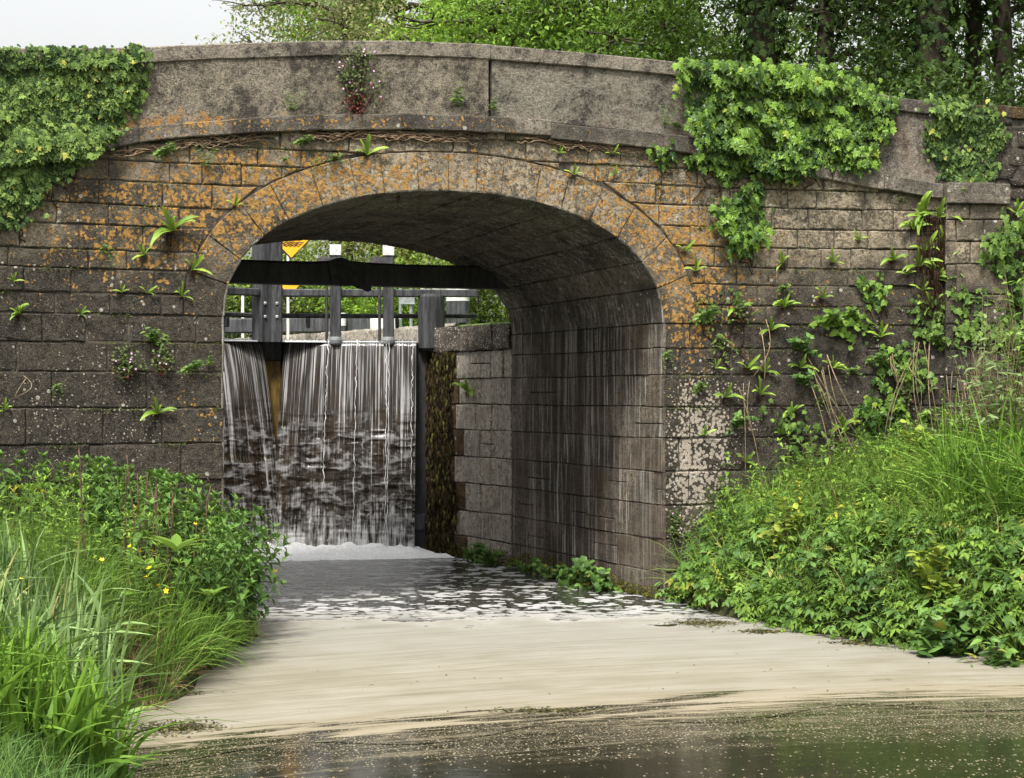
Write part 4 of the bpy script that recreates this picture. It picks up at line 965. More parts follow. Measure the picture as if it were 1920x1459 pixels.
# ================================================================== small plants rooted in the wall
def hart(seed, n, L, flat=.75):
    r = np.random.RandomState(seed); mb = MB()
    for i in range(n):
        a = radians(-88+176*(i+.5)/n+r.randn()*12); l = L*(.55+.55*r.rand()); P, W = [], []
        o = .30+.4*r.rand(); dr = .25+.75*r.rand()
        for k in range(9):
            u = k/8; P.append((sin(a)*l*u*(1-.1*u), -l*o*u*(1.2-.5*u), cos(a)*l*u*flat+.35*l*u-dr*l*u*u*.75)); W.append(max(.004, l*.16*(sin(pi*min(.96, .10+u*.86))**.6)))
        V, F, t = ribbon(P, W, np.array([0, -.75, .65]), .10, .35, .75, .16, r.rand()*6); mb.add(V, F, np.array(t)+r.randn()*.12)
    return mb.tpl()
def roots(seed, L, n=60):
    r = np.random.RandomState(seed); mb = MB()
    for _ in range(n):
        x0 = r.randn()*L*.17; l = L*(.4+.6*r.rand()); P = [(x0+r.randn()*.006*k, -.012-.035*r.rand()-.02*sin(k), -l*k/5) for k in range(6)]; mb.tube(P, np.linspace(.006, .002, 6), 3, r.rand())
    return mb.tpl()
def wweed(seed, n, L, leaf, ll, spread=.9, droop=.3):
    r = np.random.RandomState(seed); items = []; mb = MB(); T, D, N, Sz, ti = [], [], [], [], []
    for i in range(n):
        a = r.randn()*spread; l = L*(.5+.6*r.rand()); o = .25+.5*r.rand(); P = []
        for k in range(6): u = k/5; P.append(np.array([sin(a)*l*u, -l*o*u, cos(a)*l*u-droop*l*u*u]))
        mb.tube(P, .0028, 3, .4, 1)
        for k in range(1, 6):
            for sg in (-1, 1): T.append(P[k]); D.append(np.array([cos(a)*sg, -.4, .3-sin(a)*sg*.5])+r.randn(3)*.3); N.append(np.array([0, -.8, .7])+r.randn(3)*.3); Sz.append(ll*(.6+.7*r.rand())); ti.append(.5+.2*r.randn())
    items.append((mb.tpl(), [np.eye(3)], [(0, 0, 0)], [0.])); items.append((leaf, frames(np.array(D), np.array(N))*np.array(Sz)[:, None, None], T, ti)); return tcomb(items)
def tpl_me(name, tp, mats): return mesh_np(name, tp.v, tp.fi, tp.fs, mats, np.clip(tp.t, 0, 1), None, tp.fm, True)
HART = [tpl_me('fronds', hart(s, n, 1.), [m_fern]) for s, n in ((1, 6), (2, 9), (3, 5), (4, 8), (5, 4))]
ROOT = [tpl_me('dead_roots', roots(s, .9), [m_root]) for s in (1, 2)]
WEED = [tpl_me('wall_weed', wweed(s, n, .9, OV, ll, sp, dr), [m_weed, m_gstem]) for s, n, ll, sp, dr in ((1, 7, .26, .9, .3), (2, 9, .20, 1.2, .6), (3, 6, .30, .7, .2), (4, 8, .16, 1.4, .8))]
BRM = [tpl_me('bramble_sprig', wweed(s, 6, 1., LOB, .24, 1.3, .5), [m_herb if s == 1 else m_brmb, m_gstem]) for s in (1, 2)]
GER = [tpl_me('geranium', wweed(s, 12, .9, LOB, .10, 1.0, .3), [m_rob, m_robr]) for s in (1, 2)]
UPR = tpl_me('upright_plant', wweed(9, 2, 1., OV, .22, .12, .0), [m_weed, m_gstem]); THIN = tpl_me('wispy_plant', wweed(10, 7, 1., OVN, .15, .25, .1), [m_weed, m_gstem])
wr = np.random.RandomState(44)
def fern(px, py, sz, label, var=0, rt=0., off=.012, tunnel=None, mir=1):
    rt = rt or sz*.6
    P = FP(px, py, off) if tunnel is None else tunnel; d = proj(P[None])[2][0]; s = sz/FPX*d; rz = math.atan(float(Yfp(P[0]))) if tunnel is None else -pi/2*.75
    g = empty('fern', tuple(P), rz); tag(g, label, 'fern', 'ferns rooted in the masonry'); f = link('fronds', HART[var], g); f.scale = (s*mir, s, s); f.rotation_euler = (0, wr.randn()*.45, 0)
    if rt: q = link('dead_roots', ROOT[var % 2], g); k = rt/FPX*d; q.scale = (k, k, k)
    return g
def weed(px, py, sz, label, me, name='wall_plant', cat_='wall plant', off=.01, P=None, rz=None, group='small plants growing from the wall'):
    P = FP(px, py, off) if P is None else P; d = proj(P[None])[2][0]; s = sz/FPX*d; o = link(name, me, None, tuple(P)); o.scale = (s*wr.choice([-1, 1]), s, s*(.85+.3*wr.rand())); o.rotation_euler = (0, 0, math.atan(float(Yfp(P[0]))) if rz is None else rz)
    return tag(o, label, cat_, group)
for a in [
 (1712, 430, 44, 'left leaning fern on the brown root beard', 1, 0), (1768, 455, 40, 'fern hooking over the pilaster edge', 2, 0), (1722, 500, 44, 'curled bleached fern across the root beard', 3, 0), (1748, 575, 46, 'bottom fern of the column beside the pilaster', 0, 0),
 (325, 432, 62, 'largest fern on the left wall, above a long beard of brown roots', 3, 66), (361, 505, 46, 'narrow upright fern left of the arch impost', 4, 30), (340, 556, 34, 'small fern on the joint beside the left springing stone', 2, 12),
 (270, 478, 34, 'two pronged fern with dark roots below the big left fern', 4, 26), (36, 588, 32, 'pale fern near the photo edge on the left wall', 1, 0), (24, 528, 26, 'curled little fern under the ivy at far left', 4, 0),
 (8, 770, 30, 'fern cut by the left edge above the nettles', 2, 0), (274, 549, 28, 'low spreading fern under the recessed grey stone', 2, 10), (228, 548, 24, 'tiny fern right of the recessed grey stone', 4, 14),
 (296, 776, 42, 'drooping fern on the dark lower left wall', 3, 16), (688, 290, 52, 'large strap leaved fern over the crown of the ring', 4, 18), (1075, 328, 30, 'fern in the joint on the right haunch of the ring', 4, 0),
 (1148, 290, 26, 'forked fern under the right string course', 2, 14), (1048, 288, 22, 'little fern under the string course right of the crown', 4, 0), (1152, 328, 22, 'small fern below the forked fern on the right spandrel', 2, 10),
 (1282, 470, 34, 'fern at the right springing beside orange lichen', 2, 0), (1304, 508, 36, 'tall single fronded fern near the orange stones', 4, 18), (1468, 494, 34, 'winged fern with hanging roots in upper right wall', 2, 26),
 (1560, 492, 34, 'flat fern right of the winged fern', 2, 12), (1675, 488, 34, 'compact pale fern with roots above the yellow tuft', 3, 26), (1735, 402, 58, 'topmost big fern of the column beside the pilaster', 1, 60),
 (1757, 408, 46, 'upright curled fern touching the pilaster edge', 3, 40), (1733, 470, 50, 'sideways fern in the middle of the pilaster column', 2, 40), (1752, 522, 54, 'large arching fern low in the pilaster column', 1, 40),
 (1728, 545, 36, 'fern at the left foot of the pilaster column', 4, 20), (1470, 576, 40, 'spreading fern under the winged fern', 1, 0), (1385, 580, 34, 'fern with reddish dead leaves on the right wall', 3, 36),
 (1650, 632, 44, 'long leaning fern left of the root column', 4, 14), (1400, 690, 40, 'fern on the joint right of the pale lichen', 2, 0), (1432, 698, 36, 'pale fern next to the hanging bramble', 3, 0),
 (1425, 740, 44, 'wide fern over the dark lower right wall', 2, 26), (1360, 745, 36, 'fern beside the pale lichen patch', 3, 0), (1485, 775, 34, 'ragged fern with a brown root mass low on right wall', 1, 44),
 (1322, 816, 30, 'small fern with red stems in the pale lichen', 4, 12), (1863, 424, 46, 'drooping fern on the pilaster face', 2, 34), (1905, 400, 40, 'fern at the right edge beside the pilaster', 4, 22),
 (1868, 480, 26, 'small fern lower on the pilaster face', 4, 0), (1500, 690, 34, 'yellow green fern right of the hanging bramble', 3, 10), (1700, 515, 30, 'fern with bleached fronds left of the root column', 4, 20),
 (1540, 560, 34, 'fern between the flat fern and the bright bramble', 0, 18), (1610, 450, 28, 'small fern high on the plain right wall', 2, 14), (1445, 620, 34, 'dark based fern left of the bramble spray', 3, 22), (1560, 690, 36, 'fern with trailing roots above the fan of stalks', 1, 26), (1340, 690, 28, 'little fern at the top of the pale lichen', 4, 12), (1580, 800, 34, 'fern hanging over the fan of dead stalks', 3, 22), (1465, 815, 30, 'fern in the lower dark wall left of the stalk fan', 0, 14), (1815, 470, 34, 'fern in the middle joint of the pilaster', 3, 20), (150, 590, 24, 'small fern under the recessed grey stone', 0, 10), (440, 385, 26, 'young fern on the left haunch of the arch ring', 4, 16),
 (1395, 865, 30, 'lowest fern above the right bank herbs', 3, 0)]:
    fern(*a, mir=wr.choice([-1, 1]))
fern(733, 377, 34, 'fern hanging from the edge of the vault crown', 2, 0, tunnel=np.array([-.60, .12, float(intr_z(-.6))-.03]))
fern(865, 735, 42, 'bright fern on the streaked lock side wall', 1, 0, tunnel=np.array([2.46, 6.05, 2.43]))
for a in [(308, 292, 34, 'dark leafy plant below the left string course', WEED[0]), (385, 318, 46, 'feathery pale plant drooping on the left spandrel', THIN), (195, 466, 28, 'little rosette on a thin stalk on the left wall', WEED[3]),
 (285, 645, 40, 'plant with bleached stalks on the dark left wall', WEED[2]), (108, 725, 24, 'tiny weed low on the far left wall', WEED[3]), (360, 695, 34, 'weed under the left impost block', WEED[0]), (392, 690, 34, 'taller sprig beside the left jamb edge', UPR),
 (568, 270, 30, 'rounded weed under the string course left of centre', WEED[0]), (630, 300, 30, 'bushy little weed on the ring left of the crown', WEED[1]), (595, 302, 20, 'thin sprig on the ring below the round weed', WEED[3]), (535, 302, 16, 'dark green cushion on the ring', WEED[1]),
 (857, 205, 62, 'tall leafy plant on the ledge under the coping', UPR), (922, 212, 40, 'smaller leafy stem by the parapet crack', UPR), (546, 212, 46, 'tuft with long curved stalks on the string course', THIN), (1246, 240, 44, 'thin dry stemmed plant by the right ivy', THIN), (1267, 240, 22, 'lime green weed at the foot of the smooth parapet', WEED[0]),
 (1320, 600, 44, 'dark weed beside the right springing', WEED[0]), (1470, 545, 30, 'hanging weed below the winged fern', WEED[1]), (1345, 640, 40, 'sparse weed on the pale lower jamb', WEED[3]), (1310, 735, 26, 'small weed in the pale lichen', WEED[2]), (1655, 690, 46, 'broad leaved lime plant on the ivy column', WEED[0]),
 (1500, 870, 34, 'weed just above the right bank', WEED[1]), (1795, 530, 34, 'yellow green tuft on the pilaster', WEED[1]), (1760, 650, 44, 'bushy weed at the foot of the root column', WEED[0]), (1830, 590, 46, 'leafy weed on the lower pilaster', WEED[2]), (1600, 700, 30, 'weed left of the broad leaved lime plant', WEED[1]), (1740, 790, 40, 'weed above the tall bank grass', WEED[2]),
 (1690, 380, 20, 'small reddish weed under the string course end', GER[0]), (1630, 610, 24, 'dark weed between bramble and leaning fern', WEED[3]), (1545, 745, 26, 'weed in the dark joint of the lower right wall', WEED[3]), (1250, 665, 26, 'pale plant on the right jamb edge', WEED[3]),
 (1208, 860, 0.1, 'speck of green on the right jamb', WEED[3])][:-1]:
    weed(*a)
for a in [(1565, 615, 66, 'bright bramble leaves spreading over the middle of the right wall', BRM[0]), (1500, 655, 50, 'bramble spray left of the bright leaves', BRM[1]), (1505, 720, 44, 'lower bramble spray above the dead stalks', BRM[1]), (1600, 600, 44, 'bramble shoot with round leaves pointing right', BRM[0]), (1380, 800, 40, 'bramble shoot right of the pale lichen', BRM[1])]:
    weed(*a, name='bramble', cat_='bramble')
fl = MB()
for p in range(5):
    a = p*2*pi/5; fl.add([(0, 0, 0), (cos(a-.9)*.009, -.003, sin(a-.9)*.009), (cos(a)*.012, -.004, sin(a)*.012), (cos(a+.9)*.009, -.003, sin(a+.9)*.009)], [(0, 1, 2, 3)])
FLW = fl.me('flower', m_pink)
# herb robert: red stemmed cushions with pink flowers
def geranium(px, py, w, h, label, seed, nf):
    P = FP(px, py, .02); d = proj(P[None])[2][0]; k = 1/FPX*d; g = empty('herb_robert', tuple(P)); tag(g, label, 'flowering plant', 'herb robert on the bridge'); r = np.random.RandomState(seed)
    mb = MB(); T, D, N, Sz, ti, red = [], [], [], [], [], []
    for i in range(int(w*1.0)):
        u = r.rand()**.8; x = r.randn()*.30*w*(.5+.75*sin(pi*min(1, u*.85+.12)))*k; z = h*u*k; y = -.02-.09*r.rand()*(1-u*.5)
        mb.tube([(x*.25, -.005, 0), (x*.6, y*.7, z*.5), (x, y, z)], .0022, 3, r.rand())
        for q in range(9):
            T.append((x+r.randn()*.05*w/60, y-.02*r.rand(), z+r.randn()*.045)); D.append(r.randn(3)+np.array([0, -.3, .2])); N.append(np.array([0, -1, .5])+r.randn(3)*.4); Sz.append(.030*(.6+.8*r.rand())); ti.append(r.rand()); red.append(u+r.randn()*.12)
    M = frames(np.array(D), np.array(N))*np.array(Sz)[:, None, None]; red = np.array(red); T = np.array(T); ti = np.array(ti); q = red < (.24 if w > 50 else .10)
    scatter('leaves', [(tmat(LOB, 0), M[~q], T[~q], ti[~q]), (tmat(LOB, 1), M[q], T[q], ti[q])], [m_rob, m_robr], g, False)
    mb.build('stems', m_root, g)
    for i in range(nf):
        u = .25+.75*r.rand(); f = link('flower', FLW, g, (r.randn()*.34*w*k, -.11-.04*r.rand(), h*u*k)); f.rotation_euler = (r.randn()*.3, r.rand()*6, 0)
geranium(668, 212, 62, 118, 'large red and green herb robert cushion with pink flowers on parapet', 1, 16)
geranium(235, 705, 34, 46, 'trailing herb robert with few pink flowers on the left wall', 2, 7)
geranium(300, 690, 22, 30, 'small herb robert beside the bleached stalks', 3, 3)
geranium(1262, 1010, 26, 50, 'herb robert with pale flowers at the foot of the right jamb', 4, 6)
geranium(1385, 600, 22, 26, 'dark red herb robert below the ivy clump', 5, 1)
geranium(1690, 760, 20, 30, 'reddish herb robert beside the ivy column', 6, 0)
# brown root beard of the fern column and cushions of moss in the joints
P0 = FP(1745, 405, .03); rm = tcomb([(roots(7+q, .40+.14*(q % 3), 15), [np.eye(3)], [(.07*sin(q*2.3)+.01*q, -.01-.01*(q % 3), -.13*q)], [.0]) for q in range(8)])
o = link('dead_root_mass', tpl_me('dead_root_mass', rm, [m_root]), None, tuple(P0)); tag(o, 'long dark brown beard of dead fern roots beside the pilaster', 'dead roots')
r = np.random.RandomState(23); T, D, N, Sz = [], [], [], []
for _ in range(26000):
    X = -6.+14*r.rand(); z = zrows[r.randint(2, len(zrows))]+.01*r.randn()
    if vn(X*1.6, z*3.3, 0, 31) < .62 or z > float(Z_sl(X))-.05: continue
    k = np.argmin(np.sum((EXT-np.array([X, z]))**2, 1)); 
    if abs(X) < WIN+.02 and z < ZSPR+.1 or (np.array([X, z])-EXT[k]) @ ENO[k] < .03 and z > ZSPR: continue
    nx, ny = fnorm(X); off = .004+.022*r.rand(); T.append((X+nx*off, Yf(X)+ny*off, z-.015*abs(r.randn()))); D.append(np.array([r.randn()*.7, -.6, .5*r.randn()])); N.append(np.array([nx, ny, .8])+r.randn(3)*.4); Sz.append(.026*(.4+.9*r.rand()))
o = scatter('joint_moss', [(OV2, frames(np.array(D), np.array(N))*np.array(Sz)[:, None, None], T, r.rand(len(T)))], leaf_mat('joint_moss', (.022, .032, .008), (.085, .115, .025), None, 0, .08, .9, .1), None, False); tag(o, 'tiny moss and seedlings filling the joints of the bridge face', 'moss', kind='stuff')
# dead hanging stalks on the right wall
r = np.random.RandomState(8)
def stalks(label, px, py, n, L, lean, seed):
    r = np.random.RandomState(seed); mb = MB(); P0 = FP(px, py, .05)
    for _ in range(n):
        x, y = px+r.randn()*14, py+r.randn()*12; P = []; l = L*(.5+.6*r.rand()); ln = lean+r.randn()*.16; bow = r.randn()*8
        for k in range(12): u = k/11; P.append(FP(x+ln*l*u+bow*sin(pi*u), y+l*u, .05+.10*sin(pi*u)+.12*u)-P0)
        mb.tube(P, np.linspace(.006, .0035, 12)*(.7+.6*r.rand()), 5, r.rand())
    o = mb.build('dead_stalk_clump', m_stem, None, tuple(P0), True); tag(o, label, 'dead stems')
stalks('fan of long dead stalks leaning right over the dark wall', 1530, 690, 9, 210, .38, 1)
stalks('straight dead stalks hanging beside the pilaster foot', 1725, 650, 7, 230, -.02, 2)
stalks('curved bleached stalks below the leaning fern', 1670, 670, 4, 80, .5, 3)
stalks('pair of dry stalks beside the pale lichen', 1385, 720, 3, 190, .05, 4)
stalks('thin dead stalks at the willow foot', 1800, 690, 7, 190, .12, 5)
stalks('single dry trailing stalk near the springing stone', 1440, 590, 2, 110, -.35, 6)
stalks('dry curved stalks on the far left wall', 20, 710, 2, 40, -.5, 7)
# ================================================================== plants at the foot of the right tunnel wall
for Y, X, H, n, label, lf, ma in ((5.3, 2.46, .40, 26, 'dark leafy bush at the waterline below the streaked wall', OV, m_net), (3.4, 2.52, .26, 16, 'low green plant in the middle of the tunnel waterline', LOB, m_brmb), (2.55, 2.52, .27, 16, 'rounded plant at the tunnel foot beside the ferny bush', LOB, m_brmb), (1.55, 2.48, .46, 30, 'ferny bush at the tunnel foot nearest the arch mouth', LOB, m_brmb), (4.2, 2.54, .16, 14, 'grassy tuft on the waterline ledge', OVN, m_grass)):
    tp = [wweed(int(Y*10)+q, n//2, 1., lf, .22, .9, .4) for q in (0, 1)]
    o = scatter('waterline_plant', [(tp[0], rotz(np.array([-1.4, -1.1]), H), [(X, Y-.1, .0), (X, Y+.12, .05)], [.0, .05]), (tp[1], rotz(np.array([-1.5, -.9]), H*.9), [(X-.05, Y+.25, .0), (X, Y-.2, .02)], [.0, .1])], [ma, m_gstem]); tag(o, label, 'plant', 'plants along the tunnel waterline')
r = np.random.RandomState(5); T, D, N, Sz = [], [], [], []
for _ in range(3500):
    y = r.rand()*7.0; x = WIN if y < LB+.4 else np.interp(y, [LB+.4, LB+1.5, LB+2.3], [2.58, 2.5, 2.36]); z = .02+.16*r.rand()**1.5*(.4+1.2*vn(y*2.2, 0, 0, 3)); T.append((x-.01-.05*r.rand()*(1-z*3), y, z)); D.append(np.array([-.6, r.randn()*.6, .6*r.randn()])); N.append(np.array([-1, r.randn()*.5, .6])); Sz.append(.028*(.5+r.rand()))
m_mossl = leaf_mat('moss', (.035, .040, .008), (.13, .13, .02), None, 0, .1, .9, .1)
o = scatter('moss', [(OV2, frames(np.array(D), np.array(N))*np.array(Sz)[:, None, None], T, r.rand(len(T)))], m_mossl, None, False); tag(o, 'olive moss along the waterline of the right tunnel wall', 'moss', kind='stuff')
r = np.random.RandomState(15); n = 5200; yy = LB+1.70+.92*r.rand(n)**.7; z = .05+3.0*r.rand(n); keep = (yy-LB-1.70)/.92 > .28*vn(z*3, 0, 0, 4)+.05*(z-1.5); yy, z = yy[keep], z[keep]; n = len(yy)
xx = np.interp(yy, [LB+.7, LB+1.5, LB+2.2, LB+2.62], [2.585, 2.50, 2.36, 2.25]); dd = .01+.05*r.rand(n)*vn(yy*6, z*1.2, 0, 5)
D = np.stack([-.25+.1*r.randn(n), .25*r.randn(n)-.1, -np.ones(n)], 1); N = np.stack([-np.ones(n), -.5+.5*r.randn(n), .3*r.randn(n)], 1)
m_hang = leaf_mat('hanging_moss', (.010, .008, .004), (.050, .036, .015), (.12, .15, .03), .8, .05, .8, .15)
o = scatter('hanging_moss', [(OVN, frames(D, N)*(.10*(.4+.9*r.rand(n)))[:, None, None], np.stack([xx-dd, yy, z], 1), r.rand(n))], m_hang, None, False); tag(o, 'wet brown moss hanging down the wall beside the waterfall', 'moss', kind='stuff')
# ================================================================== banks
def sample(n, box, acc, seed):
    r = np.random.RandomState(seed); out = []
    while len(out) < n:
        X = box[0]+(box[1]-box[0])*r.rand(4*n); Y = box[2]+(box[3]-box[2])*r.rand(4*n); Z = gz(X, Y); u, v = w2uv(X, Y); px = 960+FPX*u/np.maximum(v, 1)
        ok = acc(X, Y, Z, u, v, px, r) & (Y < Yf(X)-.06) & (v > 6.2)
        out += list(zip(X[ok], Y[ok], Z[ok]))
        n0 = len(out)
        if n0 == 0: break
    return np.array(out[:n])
def plantset(name, label, cat_, tpls, pts, smin, smax, mats, seed, lean=.12, sfun=None, ltoward=None):
    r = np.random.RandomState(seed); k = r.randint(0, len(tpls), len(pts)); items = []
    for i, tp in enumerate(tpls):
        q = pts[k == i]; m = len(q)
        if not m: continue
        s = smin+(smax-smin)*r.rand(m)
        if sfun is not None: s = s*sfun(q)
        M = rotz(r.rand(m)*2*pi, s); lx, ly = r.randn(m)*lean, r.randn(m)*lean
        if ltoward is not None: a, b = ltoward(q); lx, ly = lx+a, ly+b
        items.append((tp, tilt(M, lx, ly), q, .46+.16*r.randn(m)))
    o = scatter(name, items, mats); return tag(o, label, cat_, kind='stuff')
NETT = [herb(s, 1.0, 8, .190, .5, NET, True, -.02, .005, .60) for s in (1, 2, 3, 4)]
WILH = [herb(s, 1.0, 14, .165, .3, OVN, False, .55, .004, .55) for s in (5, 6, 7)]
GRS = [tuft(s, 15, 1.0, .013, .55, .75, .04, 5) for s in (1, 2, 3, 4)]; GRB = [tuft(s, 9, 1.0, .020, .45, .7, .05, 6) for s in (6, 7, 8)]
REED = [tuft(s, 4, 1.0, .046, .30, .75, .06, 9) for s in (11, 12, 13, 14, 15)]
PIN = [pinnate(s, .30, 3, .105, OV, 4, .34) for s in (1, 2, 3)]; BRL = [pinnate(s, .24, 1, .13, OVW, 5, .36) for s in (4, 5, 6)]
CLEA = [herb(s, 1.0, 12, .055, .3, OVN, True, .2, .003, .2) for s in (8, 9)]
LB_ = (-12, -1.8, -9, .1); RB_ = (1.8, 10.5, -9, .1)
dl = lambda X, Y: np.interp(Y, LYE, LXE)-X
dr_ = lambda X, Y: X-np.interp(Y, RYE, RXE)
vis = lambda px: (px > -260) & (px < 2200)
# left bank
p = sample(360, LB_, lambda X, Y, Z, u, v, px, r: (dl(X, Y) > .05) & (v > 16.6) & vis(px) & ((v > 18.0) | (dl(X, Y) < .8)) & ((px > 210) | (v > 19.2) | (r.rand(*X.shape) < .25)), 1)
plantset('nettles', 'dense dark green nettle bed between left wall and canal', 'nettles', NETT, p, .72, 1.08, [m_net, m_gstem], 2, .10, lambda q: np.where(dl(q[:, 0], q[:, 1]) < .5, .92, 1.), lambda q: (np.where(dl(q[:, 0], q[:, 1]) < .55, .30, 0), np.where(dl(q[:, 0], q[:, 1]) < .55, -.05, 0)))
p = sample(210, LB_, lambda X, Y, Z, u, v, px, r: (dl(X, Y) > .15) & (v > 15.2) & vis(px) & (px < 420), 3)
plantset('willowherbs', 'pale green leafy willowherb stems scattered through the left bank', 'herbs', WILH, p, .70, 1.02, [m_herb, m_gstem], 4, .08)
p = sample(1150, LB_, lambda X, Y, Z, u, v, px, r: (dl(X, Y) > .0) & (v > 14.6) & vis(px) & ((px < 330) | (dl(X, Y) < .55) & (v < 17.6)), 5)
plantset('grass', 'fresh light green grass covering the left bank', 'grass', GRS, p, .38, .78, m_grass, 6, .15, None, lambda q: (np.where(dl(q[:, 0], q[:, 1]) < .3, .45, 0), 0))
p = sample(250, LB_, lambda X, Y, Z, u, v, px, r: (dl(X, Y) > -.16) & (dl(X, Y) < 2.0) & (v > 11.8) & (v < 14.9) & vis(px) & (px < 215), 7)
plantset('reeds', 'broad bladed grey green reeds at the near left water edge', 'reeds', REED, np.maximum(p, [-99, -99, -.05]), .62, .98, m_reed, 8, .10)
p = sample(420, LB_, lambda X, Y, Z, u, v, px, r: (dl(X, Y) > -.05) & (dl(X, Y) < 1.6) & (v > 7.7) & (v < 11.7) & (px < 250) & (px > -400), 17)
plantset('reeds', 'nearest dark reed blades in the bottom left corner', 'reeds', REED, np.maximum(p, [-99, -99, -.05]), .60, .88, m_tgrass, 18, .12)
p = sample(260, LB_, lambda X, Y, Z, u, v, px, r: (dl(X, Y) > -.02) & (dl(X, Y) < .5) & (v > 14.2) & vis(px), 27)
plantset('dead_grass', 'straw coloured dead grass along the left water edge', 'dead grass', GRS, p, .18, .36, m_dead, 28, .5)
p = sample(420, (-12, -1.8, -15, .1), lambda X, Y, Z, u, v, px, r: (dl(X, Y) > -.05) & (dl(X, Y) < 2.5) & (v > 6.3) & (v < 11.) & (px > -300) & (px < 330), 117)
plantset('grass', 'short dark grass at the foot of the nearest reeds', 'grass', GRS, p, .22, .40, m_brmb, 118, .25)
DEADT = [tuft(s, 4, 1.0, .008, .35, .5, .05, 6) for s in (61, 62)]
p = sample(70, LB_, lambda X, Y, Z, u, v, px, r: (dl(X, Y) > .1) & vis(px) & (v > 13.5), 127)
plantset('dead_grass', 'last year straw stems standing through the left bank', 'dead grass', DEADT, p, .5, .95, m_dead, 128, .2)
p = sample(110, RB_, lambda X, Y, Z, u, v, px, r: (dr_(X, Y) > .1) & vis(px), 137)
plantset('dead_grass', 'last year straw stems standing through the right bank', 'dead grass', DEADT, p, .5, .95, m_dead, 138, .25)
# right bank
p = sample(950, RB_, lambda X, Y, Z, u, v, px, r: (dr_(X, Y) > .02) & vis(px), 31)
plantset('grass', 'soft green grass growing all over the right bank', 'grass', GRS, p, .40, .80, m_grass, 32, .18, None, lambda q: (np.where(dr_(q[:, 0], q[:, 1]) < .4, -.4, 0), np.where(dr_(q[:, 0], q[:, 1]) < .4, -.3, 0)))
p = sample(420, RB_, lambda X, Y, Z, u, v, px, r: (dr_(X, Y) > .05) & vis(px), 33)
plantset('willowherbs', 'upright leafy willowherbs mixed in the right bank', 'herbs', WILH+NETT[:2], p, .50, .82, [m_herb, m_gstem], 34, .14)
p = sample(420, RB_, lambda X, Y, Z, u, v, px, r: (dr_(X, Y) > -.06) & (dr_(X, Y) < 1.1) & vis(px), 35)
plantset('undergrowth', 'compound leaved herbs and brambles spilling down to the canal', 'undergrowth', PIN+BRL, p, .45, .80, [m_brmb, m_gstem], 36, .2, None, lambda q: (-.25, -.22))
p = sample(430, RB_, lambda X, Y, Z, u, v, px, r: (dr_(X, Y) > .05) & vis(px) & (dr_(X, Y) < 4), 37)
plantset('undergrowth', 'brighter ground elder leaves among the right bank grass', 'undergrowth', PIN, p, .5, .9, [m_herb, m_gstem], 38, .25, None, lambda q: (-.2, -.2))
p = sample(260, RB_, lambda X, Y, Z, u, v, px, r: (dr_(X, Y) > .2) & vis(px) & (px > 1480) & (px < 1800), 39)
PB = sample(300, RB_, lambda X, Y, Z, u, v, px, r: (dr_(X, Y) > -.05) & (dr_(X, Y) < .3) & vis(px), 51)
plantset('waterside_herbs', 'low leafy fringe along the right water edge', 'herbs', PIN+CLEA, PB, .4, .7, [m_herb, m_gstem], 52, .3, None, lambda q: (-.4, -.3))
plantset('bedstraw', 'yellow green bedstraw froth in the middle of the right bank', 'herbs', CLEA, p, .35, .62, [m_herby, m_gstem], 40, .2)
p = sample(520, RB_, lambda X, Y, Z, u, v, px, r: (dr_(X, Y) > .9) & (px > 1750) & vis(px) & (v < 21.6), 41)
plantset('tall_grass', 'tall bright blades of grass at the right edge of the bank', 'grass', GRB, p, .75, 1.20, m_tgrass, 42, .08)
p = sample(260, RB_, lambda X, Y, Z, u, v, px, r: (dr_(X, Y) > 0) & vis(px), 43)
plantset('dead_grass', 'scraps of straw coloured dead grass in the right bank', 'dead grass', GRS, p, .16, .34, m_dead, 44, .5)
# individual plants one can pick out on the banks
def gpt(px, v):
    u = (px-960)/FPX*v; X, Y = uv2w(u, v); return np.array([X, Y, float(gz(X, Y))])
def single(name, label, cat_, P, items, mats, group=None):
    V, L, Z, T, F = scatter_arr(items); o = link(name, mesh_np(name, V-P, L, Z, mats, np.clip(T, 0, 1), None, F, True), None, tuple(P)); return tag(o, label, cat_, group)
def deadstem(px, v, top, label, n, seed):
    P = gpt(px, v); H = CAM[2]-(top-HZ)/FPX*v-P[2]; r = np.random.RandomState(seed); mb = MB()
    for _ in range(n):
        x, y = r.randn()*.05, r.randn()*.05; lx, ly = r.randn()*.05, r.randn()*.05; h = H*(.75+.3*r.rand()); Q = [(x+lx*k/8*h+.006*r.randn(), y+ly*k/8*h, h*k/8) for k in range(9)]; mb.tube(Q, np.linspace(.013, .006, 9), 5, r.rand())
        for k in range(3, 9): mb.tube([Q[k], (Q[k][0]+r.randn()*.05, Q[k][1]+r.randn()*.05, Q[k][2]+.07)], .003, 3, r.rand())
    o = mb.build('dead_stalk_clump', m_deadb, None, tuple(P), True); tag(o, label, 'dead stems', 'dead stems standing in the banks')
m_deadb = plain('dark_dead_stem', (.035, .022, .016), (.15, .10, .065), 14, .9, .1, .3)
deadstem(278, 16.7, 862, 'tall bundle of dark dead stalks amid the nettles', 6, 1); deadstem(323, 17.0, 880, 'thinner dead stalks right of the dark bundle', 3, 2); deadstem(213, 16.9, 880, 'single dead stalk left of the dark bundle', 1, 3); deadstem(165, 16.6, 850, 'lone dead stem among the pale willowherbs', 1, 4); deadstem(357, 17.6, 905, 'leaning dead stalk near the waterfall side', 2, 5); deadstem(78, 19., 880, 'short dead stem near the left wall', 1, 6)
